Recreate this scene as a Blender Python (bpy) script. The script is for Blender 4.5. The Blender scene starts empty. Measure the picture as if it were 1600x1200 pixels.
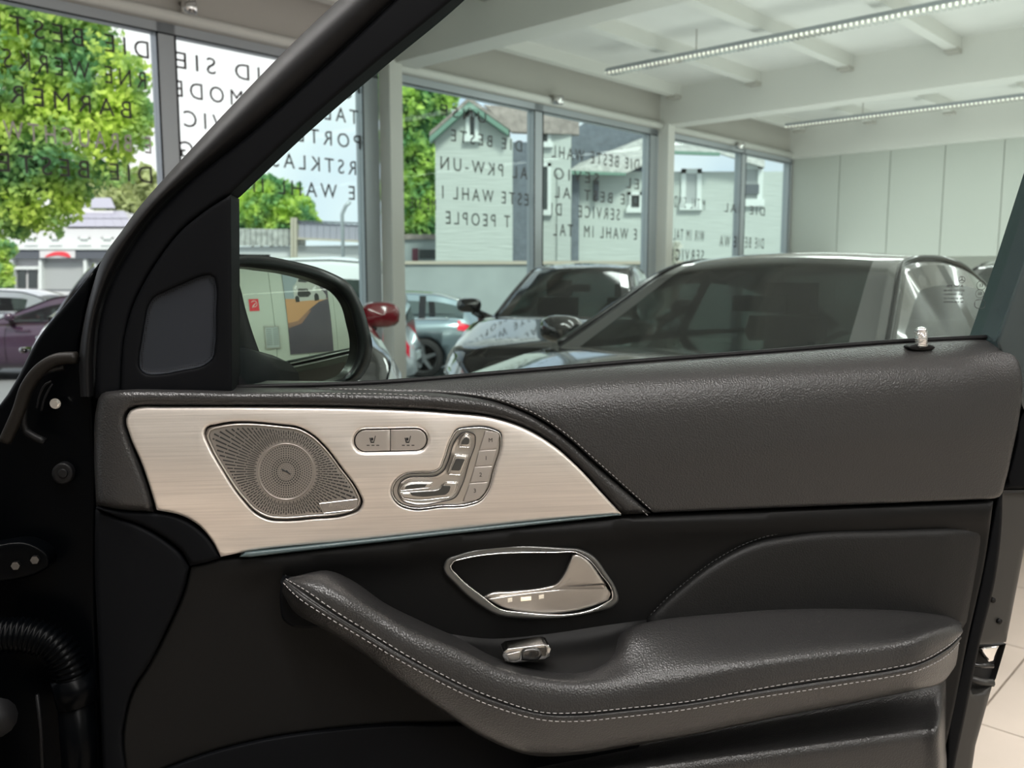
import bpy, bmesh, math, random
import numpy as np
from mathutils import Vector, Matrix
from mathutils.geometry import delaunay_2d_cdt

SC = bpy.context.scene
COL = SC.collection
random.seed(7)

# ------------------------------------------------------------------ camera, world, sun, exposure
F, P, H = 1360.0, math.radians(7.0), 1.33
cam_d = bpy.data.cameras.new('camera')
cam = bpy.data.objects.new('camera', cam_d); COL.objects.link(cam)
cam.location = (0, 0, H); cam.rotation_euler = (math.pi/2 - P, 0, 0)
cam_d.sensor_width = 36; cam_d.lens = F/1600*36
cam_d.clip_start = .02; cam_d.clip_end = 500
cam_d.dof.use_dof = True; cam_d.dof.focus_distance = .95; cam_d.dof.aperture_fstop = 9
SC.camera = cam
SC.view_settings.view_transform = 'Standard'; SC.view_settings.look = 'None'
SC.view_settings.gamma = 1; SC.view_settings.use_curve_mapping = False
SC.view_settings.exposure = 0.0

world = bpy.data.worlds.new('sky'); SC.world = world; world.use_nodes = True
nt = world.node_tree; nt.nodes.clear()
wo = nt.nodes.new('ShaderNodeOutputWorld'); bg = nt.nodes.new('ShaderNodeBackground')
tc = nt.nodes.new('ShaderNodeTexCoord'); nz = nt.nodes.new('ShaderNodeTexNoise'); cr = nt.nodes.new('ShaderNodeValToRGB')
nz.inputs['Scale'].default_value = 2.6; nz.inputs['Detail'].default_value = 4
cr.color_ramp.elements[0].position = .38; cr.color_ramp.elements[0].color = (.62, .70, .86, 1)
cr.color_ramp.elements[1].position = .58; cr.color_ramp.elements[1].color = (1, 1, 1, 1)
nt.links.new(tc.outputs['Generated'], nz.inputs['Vector']); nt.links.new(nz.outputs['Fac'], cr.inputs['Fac'])
nt.links.new(cr.outputs['Color'], bg.inputs['Color']); bg.inputs['Strength'].default_value = 1.25
nt.links.new(bg.outputs[0], wo.inputs[0])

sun_d = bpy.data.lights.new('sun', 'SUN'); sun_d.energy = 3.4; sun_d.angle = math.radians(12); sun_d.color = (1, .96, .88)
sun = bpy.data.objects.new('sun', sun_d); COL.objects.link(sun)
sun.rotation_euler = Vector((-.35, .75, -.85)).to_track_quat('-Z', 'Y').to_euler()
LAMP_FRONT, LAMP_BACK = 1.2, 4.0         # glow of the light strips: over the visible bays, and behind the viewer
LAMP_DOWN, CEIL_FILL = (70, 75, 90, 260, 20), (120, 120, 120, 70, 40)   # watts: each strip downwards; added unseen fill up to the ceiling
_TH = math.radians(43.3); ROOM_K = 1.15
def lamp_area(name, u, v, z, su, sv, watts, color, up=False):
    d = bpy.data.lights.new(name, 'AREA'); d.shape = 'RECTANGLE'; d.size = su*ROOM_K; d.size_y = sv*ROOM_K; d.energy = watts*ROOM_K**2; d.color = color
    o = bpy.data.objects.new(name, d); COL.objects.link(o)
    u, v, z = u*ROOM_K, v*ROOM_K, (1.33+(z-1.33)*ROOM_K)
    o.location = (u*math.sin(_TH)-v*math.cos(_TH), u*math.cos(_TH)+v*math.sin(_TH), z)
    o.rotation_euler = (math.pi if up else 0, 0, math.pi/2-_TH)
    return o
for _i, (_u, _v0, _v1) in enumerate(((10.9, -4.5, 5.3), (7.0, -4.5, 5.3), (3.0, -4.8, 2.2), (-.2, -4.8, 3.0), (-4.6, -4.8, 3.0))):
    lamp_area('strip_down', _u, (_v0+_v1)/2, 3.22, .22, _v1-_v0, LAMP_DOWN[_i], (1, .975, .95))
    lamp_area('ceiling_fill', _u, (_v0+_v1)/2, 1.6, 3.2, _v1-_v0, CEIL_FILL[_i], (1, .985, .97), True)  # added fill without a fixture, brightens the ceiling evenly

# ------------------------------------------------------------------ maths helpers
TH = math.radians(43.3)
U = Vector((math.sin(TH), math.cos(TH), 0)); V = Vector((-math.cos(TH), math.sin(TH), 0)); Z = Vector((0, 0, 1))
CAM = Vector((0, 0, H))
def ray(x, y):
    x, y = float(x), float(y)
    a = (x-800)/F; b = (600-y)/F
    return Vector((a, math.cos(P)+b*math.sin(P), -math.sin(P)+b*math.cos(P)))
def at(x, y, Y):                       # world point on the vertical plane y = Y
    r = ray(x, y); return CAM + r*float(Y/r.y)
def on_v(x, y, d):
    r = ray(x, y); return CAM + r*float(d/r.dot(V))
def W(u, v, z): return U*(u*ROOM_K) + V*(v*ROOM_K) + Z*(z if z < 1.33 else 1.33+(z-1.33)*ROOM_K)  # room coordinates to world

DOOR_A, DOOR_Y = math.radians(8), .95
RD = Matrix.Rotation(DOOR_A, 4, 'Z'); MD = Matrix.Translation((0, DOOR_Y, 0)) @ RD
MDI = MD.inverted(); CL = MDI @ CAM; RDI = RD.inverted()
def L(x, y, d=0.0):                    # door coordinates: x along the door, y away from the viewer, z up
    d = float(d)
    r = RDI @ ray(x, y); t = float((-d - CL.y)/r.y)
    return CL + r*t
def px2m(x, y): return (L(x+1, y)-L(x, y)).length

# ------------------------------------------------------------------ materials
MATS = {}
def mat(name, col, rough=.5, metal=0, spec=.5, bump=0, bscale=100, coat=0, emit=None, estr=0, var=0, vscale=5, trans=0, aniso=0, bstretch=None, bdist=.001, kind='noise'):
    if name in MATS: return MATS[name]
    m = bpy.data.materials.new(name); m.use_nodes = True; t = m.node_tree; b = t.nodes['Principled BSDF']
    b.inputs['Base Color'].default_value = (*col, 1); b.inputs['Roughness'].default_value = rough
    b.inputs['Metallic'].default_value = metal; b.inputs['Specular IOR Level'].default_value = spec
    b.inputs['Coat Weight'].default_value = coat; b.inputs['Coat Roughness'].default_value = .04
    b.inputs['Transmission Weight'].default_value = trans
    if aniso: b.inputs['Anisotropic'].default_value = aniso
    if emit: b.inputs['Emission Color'].default_value = (*emit, 1); b.inputs['Emission Strength'].default_value = estr
    co = t.nodes.new('ShaderNodeTexCoord'); mp = t.nodes.new('ShaderNodeMapping')
    t.links.new(co.outputs['Object'], mp.inputs['Vector'])
    if bstretch: mp.inputs['Scale'].default_value = bstretch
    if bump:
        if kind == 'noise':
            n = t.nodes.new('ShaderNodeTexNoise'); n.inputs['Detail'].default_value = 3; out = n.outputs['Fac']
        else:
            n = t.nodes.new('ShaderNodeTexVoronoi'); out = n.outputs['Distance']
        n.inputs['Scale'].default_value = bscale
        bp = t.nodes.new('ShaderNodeBump'); bp.inputs['Strength'].default_value = bump; bp.inputs['Distance'].default_value = bdist
        t.links.new(mp.outputs[0], n.inputs['Vector']); t.links.new(out, bp.inputs['Height']); t.links.new(bp.outputs[0], b.inputs['Normal'])
    if var:
        n2 = t.nodes.new('ShaderNodeTexNoise'); n2.inputs['Scale'].default_value = vscale; n2.inputs['Detail'].default_value = 4
        r = t.nodes.new('ShaderNodeValToRGB')
        r.color_ramp.elements[0].position = .3; r.color_ramp.elements[1].position = .7
        r.color_ramp.elements[0].color = (*[c*(1-var) for c in col], 1); r.color_ramp.elements[1].color = (*[min(1, c*(1+var)) for c in col], 1)
        t.links.new(mp.outputs[0], n2.inputs['Vector']); t.links.new(n2.outputs['Fac'], r.inputs['Fac']); t.links.new(r.outputs[0], b.inputs['Base Color'])
    MATS[name] = m; return m

def glass_mat(name, tint, refl=1.0, rough=0.0, ior=1.5):   # thin pane: tinted see-through plus a real fresnel reflection
    if name in MATS: return MATS[name]
    m = bpy.data.materials.new(name); m.use_nodes = True; t = m.node_tree; t.nodes.clear()
    o = t.nodes.new('ShaderNodeOutputMaterial'); mx = t.nodes.new('ShaderNodeMixShader'); lw = t.nodes.new('ShaderNodeLayerWeight')
    tr = t.nodes.new('ShaderNodeBsdfTransparent'); gl = t.nodes.new('ShaderNodeBsdfGlossy')
    tr.inputs[0].default_value = (*tint, 1); gl.inputs['Color'].default_value = (refl, refl, refl, 1); gl.inputs['Roughness'].default_value = rough
    f0 = ((ior-1)/(ior+1))**2; lw.inputs['Blend'].default_value = .5
    pw = t.nodes.new('ShaderNodeMath'); pw.operation = 'POWER'; pw.inputs[1].default_value = 5
    ma = t.nodes.new('ShaderNodeMath'); ma.operation = 'MULTIPLY_ADD'; ma.inputs[1].default_value = 1-f0; ma.inputs[2].default_value = f0
    t.links.new(lw.outputs['Facing'], pw.inputs[0]); t.links.new(pw.outputs[0], ma.inputs[0]); t.links.new(ma.outputs[0], mx.inputs[0])
    t.links.new(tr.outputs[0], mx.inputs[1]); t.links.new(gl.outputs[0], mx.inputs[2]); t.links.new(mx.outputs[0], o.inputs[0])
    MATS[name] = m; return m

LEATHER = mat('black grained leather', (.019, .0185, .0185), .30, spec=.36, bump=.55, bscale=520, bdist=.0006, kind='vor')
SOFT = mat('black soft plastic', (.0035, .0035, .0035), .5, spec=.13, bump=.25, bscale=900, bdist=.0003)  # base darkened: shade on the lower card is in the colour
HARD = mat('black hard plastic', (.0024, .0027, .0034), .6, spec=.06, bump=.2, bscale=1200, bdist=.0003)  # base darkened: colour carries the shade on sash and front cover
SHELL = mat('dark painted metal', (.026, .025, .023), .42, spec=.35)
JAMB = mat('black painted metal', (.0006, .0008, .0011), .3, spec=.04)  # near-black base also holds the shade of the hinge side
RUBBER = mat('black rubber', (.003, .003, .0034), .5, spec=.16)
GLOSSB = mat('glossy black', (.004, .004, .005), .08, spec=.6)
ALU = mat('brushed aluminium', (.69, .64, .60), .42, metal=.90, bump=.30, bscale=260, bstretch=(.05, 1, 3.0), bdist=.0004, aniso=.3, var=.09, vscale=160)
SILVER = mat('satin silver', (.50, .47, .44), .34, metal=1)
BTN = mat('satin button', (.40, .37, .345), .42, metal=.85)
GREYM = mat('grille metal', (.30, .275, .255), .40, metal=.8)
CHROME = mat('chrome', (.80, .79, .78), .12, metal=1)
DARKS = mat('slot black', (.006, .006, .006), .7)
THREAD = mat('grey thread', (.25, .24, .235), .7)
BLACKP = mat('black car paint', (.004, .004, .005), .06, spec=.6, coat=1)
DGREYP = mat('dark grey car paint', (.022, .022, .022), .12, spec=.6, coat=1)
SILVERP = mat('silver blue car paint', (.26, .33, .36), .25, metal=.6, coat=1)
WHITEP = mat('white car paint', (.75, .77, .78), .2, coat=1)
PURPLEP = mat('dark plum car paint', (.055, .03, .055), .12, metal=.2, coat=1)
REDP = mat('burgundy car paint', (.14, .008, .014), .15, coat=1)
TYRE = mat('tyre rubber', (.02, .02, .021), .8)
RIM = mat('alloy rim', (.5, .51, .52), .3, metal=.9)
REDL = mat('red tail lamp lens', (.75, .02, .05), .15, emit=(1, .03, .08), estr=.25)
LENS = mat('clear headlamp lens', (.55, .57, .6), .08, metal=.4, coat=1)
CGLASS = glass_mat('dark car glass', (.22, .25, .24), ior=1.55, rough=.06)
SGLASS = glass_mat('dark side window glass', (.25, .29, .27), ior=1.35, rough=.22)
SEATM = mat('dark seat fabric', (.02, .02, .022), .7)
WGLASS = glass_mat('green tinted door glass', (.79, .93, .885), ior=1.2)
SHOWGLASS = glass_mat('showroom glass', (.97, .985, .98), ior=1.13)
FRAME = mat('grey aluminium window frame', (.42, .45, .48), .4, metal=.3)
WALLM = mat('warm white plaster', (.60, .59, .555), .8, var=.03, vscale=2)
PANELM = mat('white wall panel', (.48, .50, .46), .6)
CEILM = mat('white ceiling board', (.66, .655, .63), .8, var=.04, vscale=1.5)
BEAMM = mat('white painted beam', (.64, .635, .60), .7)
HEADM = mat('grey header panel', (.44, .42, .385), .6)
TILEM = mat('beige floor tile', (.52, .455, .39), .35, var=.06, vscale=3)
GROUT = mat('grout', (.30, .26, .22), .8)
LETTER = mat('dark vinyl letters', (.035, .03, .03), .6)
LETTERW = mat('pale vinyl letters', (.45, .40, .40), .6)

# ------------------------------------------------------------------ object helpers
def tag(o, label=None, cat=None, group=None, kind=None):
    if label: o['label'] = label
    if cat: o['category'] = cat
    if group: o['group'] = group
    if kind: o['kind'] = kind
    return o
def empty(name, loc=(0, 0, 0), rz=0.0, parent=None):
    o = bpy.data.objects.new(name, None); COL.objects.link(o); o.location = loc; o.rotation_euler = (0, 0, rz)
    o.empty_display_size = .1
    if parent: o.parent = parent
    return o
def mesh_obj(name, verts, faces, m, parent=None, smooth=False):
    me = bpy.data.meshes.new(name); me.from_pydata([tuple(v) for v in verts], [], faces); me.update()
    if m: me.materials.append(m)
    if smooth:
        me.polygons.foreach_set('use_smooth', [True]*len(me.polygons))
    o = bpy.data.objects.new(name, me); COL.objects.link(o)
    if parent: o.parent = parent
    return o
class MB:
    def __init__(s): s.v = []; s.f = []
    def add(s, vs, fs):
        n = len(s.v); s.v += [Vector(v) for v in vs]; s.f += [tuple(i+n for i in f) for f in fs]
    def hexa(s, p):        # 8 points: bottom 4, top 4
        s.add(p, [(3, 2, 1, 0), (4, 5, 6, 7), (0, 1, 5, 4), (1, 2, 6, 5), (2, 3, 7, 6), (3, 0, 4, 7)])
    def box(s, lo, hi, fn=None):
        x0, y0, z0 = lo; x1, y1, z1 = hi
        p = [(x0, y0, z0), (x1, y0, z0), (x1, y1, z0), (x0, y1, z0), (x0, y0, z1), (x1, y0, z1), (x1, y1, z1), (x0, y1, z1)]
        s.hexa([fn(*q) if fn else q for q in p])
    def prism(s, pts, off):    # polygon points extruded by the vector off
        n = len(pts); off = Vector(off); a = [Vector(q) for q in pts]; b = [q+off for q in a]
        s.add(a+b, [tuple(range(n))[::-1], tuple(range(n, 2*n))] + [(i, (i+1) % n, (i+1) % n+n, i+n) for i in range(n)])
    def tube(s, pts, r, seg=8, cap=True):
        pts = [Vector(q) for q in pts]; n = len(pts); rs = r if isinstance(r, (list, tuple)) else [r]*n
        base = len(s.v); ref = Vector((0, 0, 1))
        for i, q in enumerate(pts):
            t = (pts[min(i+1, n-1)]-pts[max(i-1, 0)]).normalized()
            if abs(t.dot(ref)) > .95: ref = Vector((0, 1, 0))
            a = t.cross(ref).normalized(); b = t.cross(a)
            for k in range(seg):
                an = 2*math.pi*k/seg; s.v.append(q+(a*math.cos(an)+b*math.sin(an))*rs[i])
        for i in range(n-1):
            for k in range(seg):
                k2 = (k+1) % seg
                s.f.append((base+i*seg+k, base+i*seg+k2, base+(i+1)*seg+k2, base+(i+1)*seg+k))
        if cap:
            s.f.append(tuple(base+k for k in range(seg))[::-1]); s.f.append(tuple(base+(n-1)*seg+k for k in range(seg)))
    def build(s, name, m, parent=None, smooth=False, kind=None):
        o = mesh_obj(name, s.v, s.f, m, parent, smooth)
        if kind: o['kind'] = kind
        return o
def roomfn(u, v, z): return W(u, v, z)

def smooth(pts, per=7.0, closed=True):
    n = len(pts); sharp = [i for i, p in enumerate(pts) if len(p) > 2 and p[2]]
    P2 = [np.array(p[:2], float) for p in pts]
    out = []
    segs = range(n if closed else n-1)
    for i in segs:
        p1, p2 = P2[i], P2[(i+1) % n]
        p0 = p1 if (i in sharp or (not closed and i == 0)) else P2[i-1]
        j = (i+1) % n
        p3 = p2 if (j in sharp or (not closed and i == n-2)) else P2[(i+2) % n]
        dd = np.linalg.norm(p2-p1); k = max(1, int(dd/per))
        d01 = max(np.linalg.norm(p1-p0), 1e-6); d23 = max(np.linalg.norm(p3-p2), 1e-6)
        m1 = (p2-p1) if d01 < 1e-5 else dd*((p2-p1)/dd*d01+(p1-p0)/d01*dd)/(d01+dd)
        m2 = (p2-p1) if d23 < 1e-5 else dd*((p2-p1)/dd*d23+(p3-p2)/d23*dd)/(d23+dd)
        for q in range(k):
            t = q/k
            out.append((2*t**3-3*t**2+1)*p1+(t**3-2*t**2+t)*m1+(-2*t**3+3*t**2)*p2+(t**3-t**2)*m2)
    if not closed: out.append(P2[-1])
    return [tuple(p) for p in out]
def inside(pts, poly):
    x, y = pts[:, 0], pts[:, 1]; c = np.zeros(len(pts), bool); n = len(poly)
    for i in range(n):
        x1, y1 = poly[i]; x2, y2 = poly[(i+1) % n]
        if y1 == y2: continue
        m = ((y1 > y) != (y2 > y)) & (x < (x2-x1)*(y-y1)/(y2-y1)+x1); c ^= m
    return c
def dist(pts, poly):
    A = np.array(poly, float); B = np.roll(A, -1, 0); best = np.full(len(pts), 1e9)
    for a, b in zip(A, B):
        ab = b-a; t = np.clip(((pts-a)@ab)/max(ab@ab, 1e-9), 0, 1)
        q = pts-(a+t[:, None]*ab); best = np.minimum(best, np.hypot(q[:, 0], q[:, 1]))
    return best
def lerp(xs, ys, x): return float(np.interp(x, xs, ys))

def pad(name, outline, dfn, m, parent, r=8, drop=.004, back=.012, step=12, holes=(), place=None, rings=(.12, .35, .65, 1.0)):
    """a panel whose outline is given as seen, lifted to depth dfn and rounded off along its edges, with a skirt behind"""
    pl = place or L
    if not callable(dfn): dconst = float(dfn); dfn = lambda x, y: dconst
    loops = [outline]+list(holes); arr = np.array(outline, float)
    cand = []
    for lp in loops:
        A = np.array(lp, float); T = np.roll(A, -1, 0)-np.roll(A, 1, 0); N = np.stack([-T[:, 1], T[:, 0]], 1)
        N /= np.maximum(np.linalg.norm(N, axis=1)[:, None], 1e-9)
        for k in rings:
            for sg in (1, -1):
                Q = A+N*sg*k*r; ok = inside(Q, outline)
                for h in holes: ok &= ~inside(Q, h)
                Q = Q[ok]
                if len(Q):
                    dd = np.min([dist(Q, l2) for l2 in loops], axis=0); Q = Q[dd > k*r*.93]; cand.append(Q)
    x0, y0 = arr.min(0); x1, y1 = arr.max(0)
    G = np.array([(x, y) for x in np.arange(x0, x1, step) for y in np.arange(y0, y1, step)], float)
    if len(G):
        ok = inside(G, outline)
        for h in holes: ok &= ~inside(G, h)
        G = G[ok]
        if len(G):
            dd = np.min([dist(G, l2) for l2 in loops], axis=0); G = G[dd > r+step*.35]; cand.append(G)
    pts = list(map(tuple, outline)); edges = [(i, (i+1) % len(outline)) for i in range(len(outline))]
    for h in holes:
        b = len(pts); pts += list(map(tuple, h)); edges += [(b+i, b+(i+1) % len(h)) for i in range(len(h))]
    for c in cand: pts += [tuple(q) for q in c]
    vs, es, fs, *_ = delaunay_2d_cdt([Vector(q) for q in pts], edges, [], 0, 1e-4)
    P2 = np.array([tuple(v) for v in vs]); cen = np.array([P2[list(f)].mean(0) for f in fs])
    ok = inside(cen, outline)
    for h in holes: ok &= ~inside(cen, h)
    fs = [f for f, k in zip(fs, ok) if k]
    dd = np.min([dist(P2, l2) for l2 in loops], axis=0); t = np.clip(dd/r, 0, 1)
    fall = drop*(1-np.sqrt(np.maximum(0, 1-(1-t)**2)))
    V3 = [pl(x, y, dfn(x, y)-fl) for (x, y), fl in zip(P2, fall)]
    faces = []
    for f in fs:
        a, b, c = [V3[i] for i in f[:3]]
        if (b-a).cross(c-a).dot(a-CL) > 0: f = list(f)[::-1]
        faces.append(tuple(f))
    cnt = {}
    for f in faces:
        for i in range(len(f)):
            e = (f[i], f[(i+1) % len(f)]); cnt[e] = cnt.get(e, 0)+1
    if back:
        mp = {}
        for (a, b) in [e for e in cnt if (e[1], e[0]) not in cnt]:
            for q in (a, b):
                if q not in mp: mp[q] = (len(V3), len(V3)+1); V3.append(V3[q].copy()); V3.append(V3[q]+Vector((0, back, 0)))
            faces.append((mp[b][0], mp[a][0], mp[a][1], mp[b][1]))
    return mesh_obj(name, V3, faces, m, parent, True)

def cat1(P0, P1, P2, P3, t):
    return .5*((2*P1)+(-P0+P2)*t+(2*P0-5*P1+4*P2-P3)*t*t+(-P0+3*P1-3*P2+P3)*t**3)
def densify(row, k):
    n = len(row); out = []
    for i in range(n-1):
        a = row[max(i-1, 0)]; b = row[i]; c = row[i+1]; d = row[min(i+2, n-1)]
        for q in range(k): out.append(cat1(a, b, c, d, q/k))
    out.append(row[-1]); return out
def loft(name, st, m, parent, ku=4, kv=4, flip=False):
    """control net (stations of points) to a smooth surface"""
    rows = [densify(s, kv) for s in st]
    cols = list(zip(*rows)); cols = [densify(list(c), ku) for c in cols]
    nu = len(cols[0]); nv = len(cols); v = [cols[j][i] for i in range(nu) for j in range(nv)]
    f = []
    for i in range(nu-1):
        for j in range(nv-1):
            q = (i*nv+j, i*nv+j+1, (i+1)*nv+j+1, (i+1)*nv+j); f.append(q[::-1] if flip else q)
    return mesh_obj(name, v, f, m, parent, True)
def stitches(name, pts, m, parent, ln=.0042, gap=.0024, r=.0005, off=.0008):
    pts = [Vector(p)+Vector((0, -off, 0)) for p in pts]; b = MB(); acc = 0; on = True; cur = [pts[0]]
    for i in range(len(pts)-1):
        a, c = pts[i], pts[i+1]; d = (c-a).length
        if d < 1e-7: continue
        s = 0
        while s < d:
            need = (ln if on else gap)-acc
            if s+need <= d:
                s += need; q = a.lerp(c, s/d)
                if on:
                    b.tube([cur[0], q], r, 4)
                on = not on; acc = 0; cur = [q]
            else:
                acc += d-s; s = d
    return b.build(name, m, parent, True, 'stuff')
def text_on(name, body, fn_center, height, M3, m, parent, width=None, spacing=1.0, extr=.0002, align='CENTER', shear=0):
    cu = bpy.data.curves.new(name, 'FONT'); cu.body = body; cu.size = height/.70; cu.extrude = extr
    cu.align_x = align; cu.align_y = 'CENTER'; cu.space_character = spacing; cu.resolution_u = 3; cu.shear = shear
    cu.materials.append(m)
    o = bpy.data.objects.new(name, cu); COL.objects.link(o); o.parent = parent
    sx = 1
    if width:
        bpy.context.view_layer.update(); w = o.dimensions.x
        if w > 0: sx = width/w
    bpy.context.view_layer.update()
    me = bpy.data.meshes.new_from_object(o); bpy.data.objects.remove(o); bpy.data.curves.remove(cu)
    o = bpy.data.objects.new(name, me); COL.objects.link(o); o.parent = parent
    M = M3.to_4x4() @ Matrix.Diagonal((sx, 1, 1, 1)); M.translation = fn_center
    o.matrix_local = M
    return o

# ================================================================== THE SHOWROOM
UL, UR, VB, VF = -7.5, 12.4, -5.5, 6.0     # room extents; wall with windows stands at VF
CEIL = 3.52
# floor of square tiles: the slab, then single tiles where they show large
fl = MB(); fl.box((UL, VB, -.20), (UR, VF, -.012), roomfn)
floor = tag(fl.build('floor', GROUT), kind='structure')
TS = .60
me_tile = MB(); me_tile.box((.003, .003, -.012), (TS-.003, TS-.003, 0)); tile_me = None
ang_u = math.atan2(U.y, U.x)
cnt = 0
for i in range(-2, 10):
    for j in range(-4, 4):
        u0, v0 = i*TS, j*TS
        p = W(u0, v0, 0)
        if tile_me is None:
            o = me_tile.build('tile', TILEM); tile_me = o.data
        else:
            o = bpy.data.objects.new('tile', tile_me); COL.objects.link(o)
        o.scale = (ROOM_K, ROOM_K, 1); o.parent = floor; o.location = p; o.rotation_euler = (0, 0, ang_u); cnt += 1
rest = MB()
nu0, nu1 = int(UL/TS), int(UR/TS)
for i in range(nu0, nu1):
    for j in range(int(VB/TS), int(VF/TS)):
        if -2 <= i < 10 and -4 <= j < 4: continue
        x0, y0 = i*TS+.003, j*TS+.003; x1, y1 = x0+TS-.006, y0+TS-.006
        rest.box((x0, y0, -.012), (x1, y1, 0), roomfn)
rest.build('tile_field', TILEM, floor, kind='stuff')

cl = MB(); cl.box((UL, VB, CEIL), (UR, VF+.15, CEIL+.2), roomfn)
ceiling = tag(cl.build('ceiling', CEILM), kind='structure')
w_ = MB(); w_.box((UR+.03, VB, 0), (UR+.2, VF+.15, CEIL), roomfn); wall_r = tag(w_.build('wall_right', WALLM), kind='structure')
w_ = MB(); w_.box((UL-.2, VB, 0), (UL, VF+.15, CEIL), roomfn); wall_l = tag(w_.build('wall_left', WALLM), kind='structure')
w_ = MB(); w_.box((UL, VB-.2, 0), (UR, VB-.03, CEIL), roomfn); wall_b = tag(w_.build('wall_back', WALLM), kind='structure')
for k in range(17):        # wall panels on the right wall
    v1 = VF-.02-k*.70
    if v1-.69 < VB: break
    p = MB(); p.box((UR, v1-.69, 0), (UR+.03, v1, 3.06), roomfn); p.build('panel', PANELM, wall_r)
for k in range(28):        # wall panels on the back wall
    u1 = UL+.01+k*.70
    if u1+.69 > UR: break
    p = MB(); p.box((u1, VB-.03, 0), (u1+.69, VB, 3.3), roomfn); p.build('panel', PANELM, wall_b)
# window wall: header, columns, windows
w_ = MB(); w_.box((UL, VF-.02, 3.06), (UR, VF+.15, CEIL), roomfn); wall_f = tag(w_.build('wall_front', HEADM), kind='structure')
t_ = MB(); t_.tube([W(UL, VF-.05, 3.10), W(UR, VF-.05, 3.10)], .045, 10); tag(t_.build('trim_1', BEAMM, None, True), kind='structure')
w_ = MB(); w_.box((UL, VF-.02, -.35), (UR, VF+.12, .12), roomfn); w_.build('window_sill', FRAME, wall_f)
for i, u0 in enumerate((-3.05, .95, 4.93, 9.02)):
    cu_ = (-3.20, .80, 4.73, 8.88)[i]
    c = MB(); c.box((cu_, VF-.15, 0), (cu_+.135, VF-.005, 3.12), roomfn)
    tag(c.build('trim_%d' % (i+2), BEAMM), kind='structure')
    b = MB(); b.box((u0-.13, VB, 3.10), (u0+.13, VF-.02, CEIL), roomfn)
    tag(b.build('trim_%d' % (i+7), BEAMM), kind='structure')
b = MB(); b.box((UR-.16, VB, 3.05), (UR+.02, VF-.02, CEIL), roomfn); tag(b.build('trim_6', BEAMM), kind='structure')
# rafters between the beams (part of the ceiling)
beams = [UL, -3.05, .95, 4.93, 9.02, UR-.16]
for a, b_ in zip(beams, beams[1:]):
    for v0 in (5.75, 4.75, 3.75, 2.75, 1.75, .75, -.5, -1.7, -2.9, -4.1):
        r_ = MB(); r_.box((a+.13, v0-.05, 3.40), (b_-.13, v0+.05, CEIL+.01), roomfn); r_.build('rafter', BEAMM, ceiling)
        r_ = MB(); r_.box((b_-.26, v0-.06, 3.37), (b_-.13, v0+.06, 3.41), roomfn); r_.build('bracket', HEADM, ceiling)

# windows
ROT_OUT = Matrix((( -U.x, 0, V.x), (-U.y, 0, V.y), (0, 1, 0)))   # text reads correctly from outside
wspec = []   # (u0, u1)
edges_u = []
for (c0, c1) in ((-7.4, -3.20), (-3.065, .80), (.935, 4.73), (4.865, 8.88), (9.015, 12.38)):
    mid = (c0+c1)/2
    if c0 == .935: mid = 2.90
    if c0 == 4.865: mid = 6.76
    if c0 == 9.015: mid = 10.95
    edges_u += [(c0, mid), (mid, c1)]
wins = []
for i, (a, b_) in enumerate(edges_u):
    fr_ = MB(); fw = .065
    fr_.box((a, VF, .12), (a+fw, VF+.1, 3.08), roomfn); f2 = .165 if (i % 2 == 1 and i < 9) else fw; fr_.box((b_-f2, VF, .12), (b_, VF+.1, 3.08), roomfn)
    fr_.box((a, VF, 2.99), (b_, VF+.1, 3.08), roomfn); fr_.box((a, VF, .12), (b_, VF+.1, .24), roomfn)
    w = tag(fr_.build('window_%d' % (i+1), FRAME), kind='structure')
    g = MB(); g.box((a+fw, VF+.05, .24), (b_-f2, VF+.056, 2.99), roomfn); g.build('pane', SHOWGLASS, w)
    wins.append(w)
    gk = MB()
    for uu in (a+fw, b_-f2): gk.box((uu-.006, VF-.004, .24), (uu+.006, VF, 2.99), roomfn)
    gk.box((a, VF-.004, 2.984), (b_, VF, 2.994), roomfn); gk.build('gasket', RUBBER, w)

def row(w, body, ua, ub, z, hh=.115, m=LETTER):
    v = VF+.045; text_on('lettering', body, W((ua+ub)/2, v, z), hh*ROOM_K, ROT_OUT, m, wins[w], width=abs(ub-ua)*ROOM_K, spacing=1.45, extr=.001)
def uu(x, y=200): return on_v(x, y, (VF+.045)*ROOM_K).dot(U)/ROOM_K
ZR = [2.86, 2.655, 2.445, 2.225, 2.025]
# windows 5 and 6 (left bay), 7 and 8 (middle bay), 9 and 10 (right bay)
U5 = 2.80
row(4, 'DIE BESTE', U5, uu(-5), ZR[0]); row(4, 'RNE WERKSTATT', U5-.03, uu(-110), ZR[1])
row(4, 'BARMER', 2.66, uu(20), ZR[2]); row(4, 'E BRAUCHTWAGEN', U5-.02, uu(-110), ZR[3], m=LETTERW); row(4, 'DIE BESTE', 2.78, uu(-5), ZR[4])
row(5, 'PULS SIND SIE', uu(572), uu(281), 2.835); row(5, 'TAL HOCHMODE', uu(560), uu(275), 2.64)
row(5, 'PORTER SERVIC', uu(563), uu(288), 2.44); row(5, 'RSTKLASSIGE  G', uu(555), uu(281), 2.225); row(5, 'E WAHL IM', uu(552), uu(377), 2.02)
row(6, 'UNSE', uu(760), uu(690), 2.83, .10); row(6, 'DIE BESTE', uu(816), uu(705), 2.62, .11); row(6, 'AL PKW-UN', uu(824), uu(687), 2.36, .12)
row(6, 'ESTE WAHL I', uu(826), uu(690), 2.10, .12); row(6, 'T PEOPLE', uu(797), uu(695), 1.87, .12); row(6, 'ME SIE', uu(680), uu(640), 1.98, .10)
row(7, 'DIE BESTE WAHL', uu(1000), uu(863), 2.62, .13); row(7, 'EL    SEVIO', uu(1000), uu(866), 2.40, .12)
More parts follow.
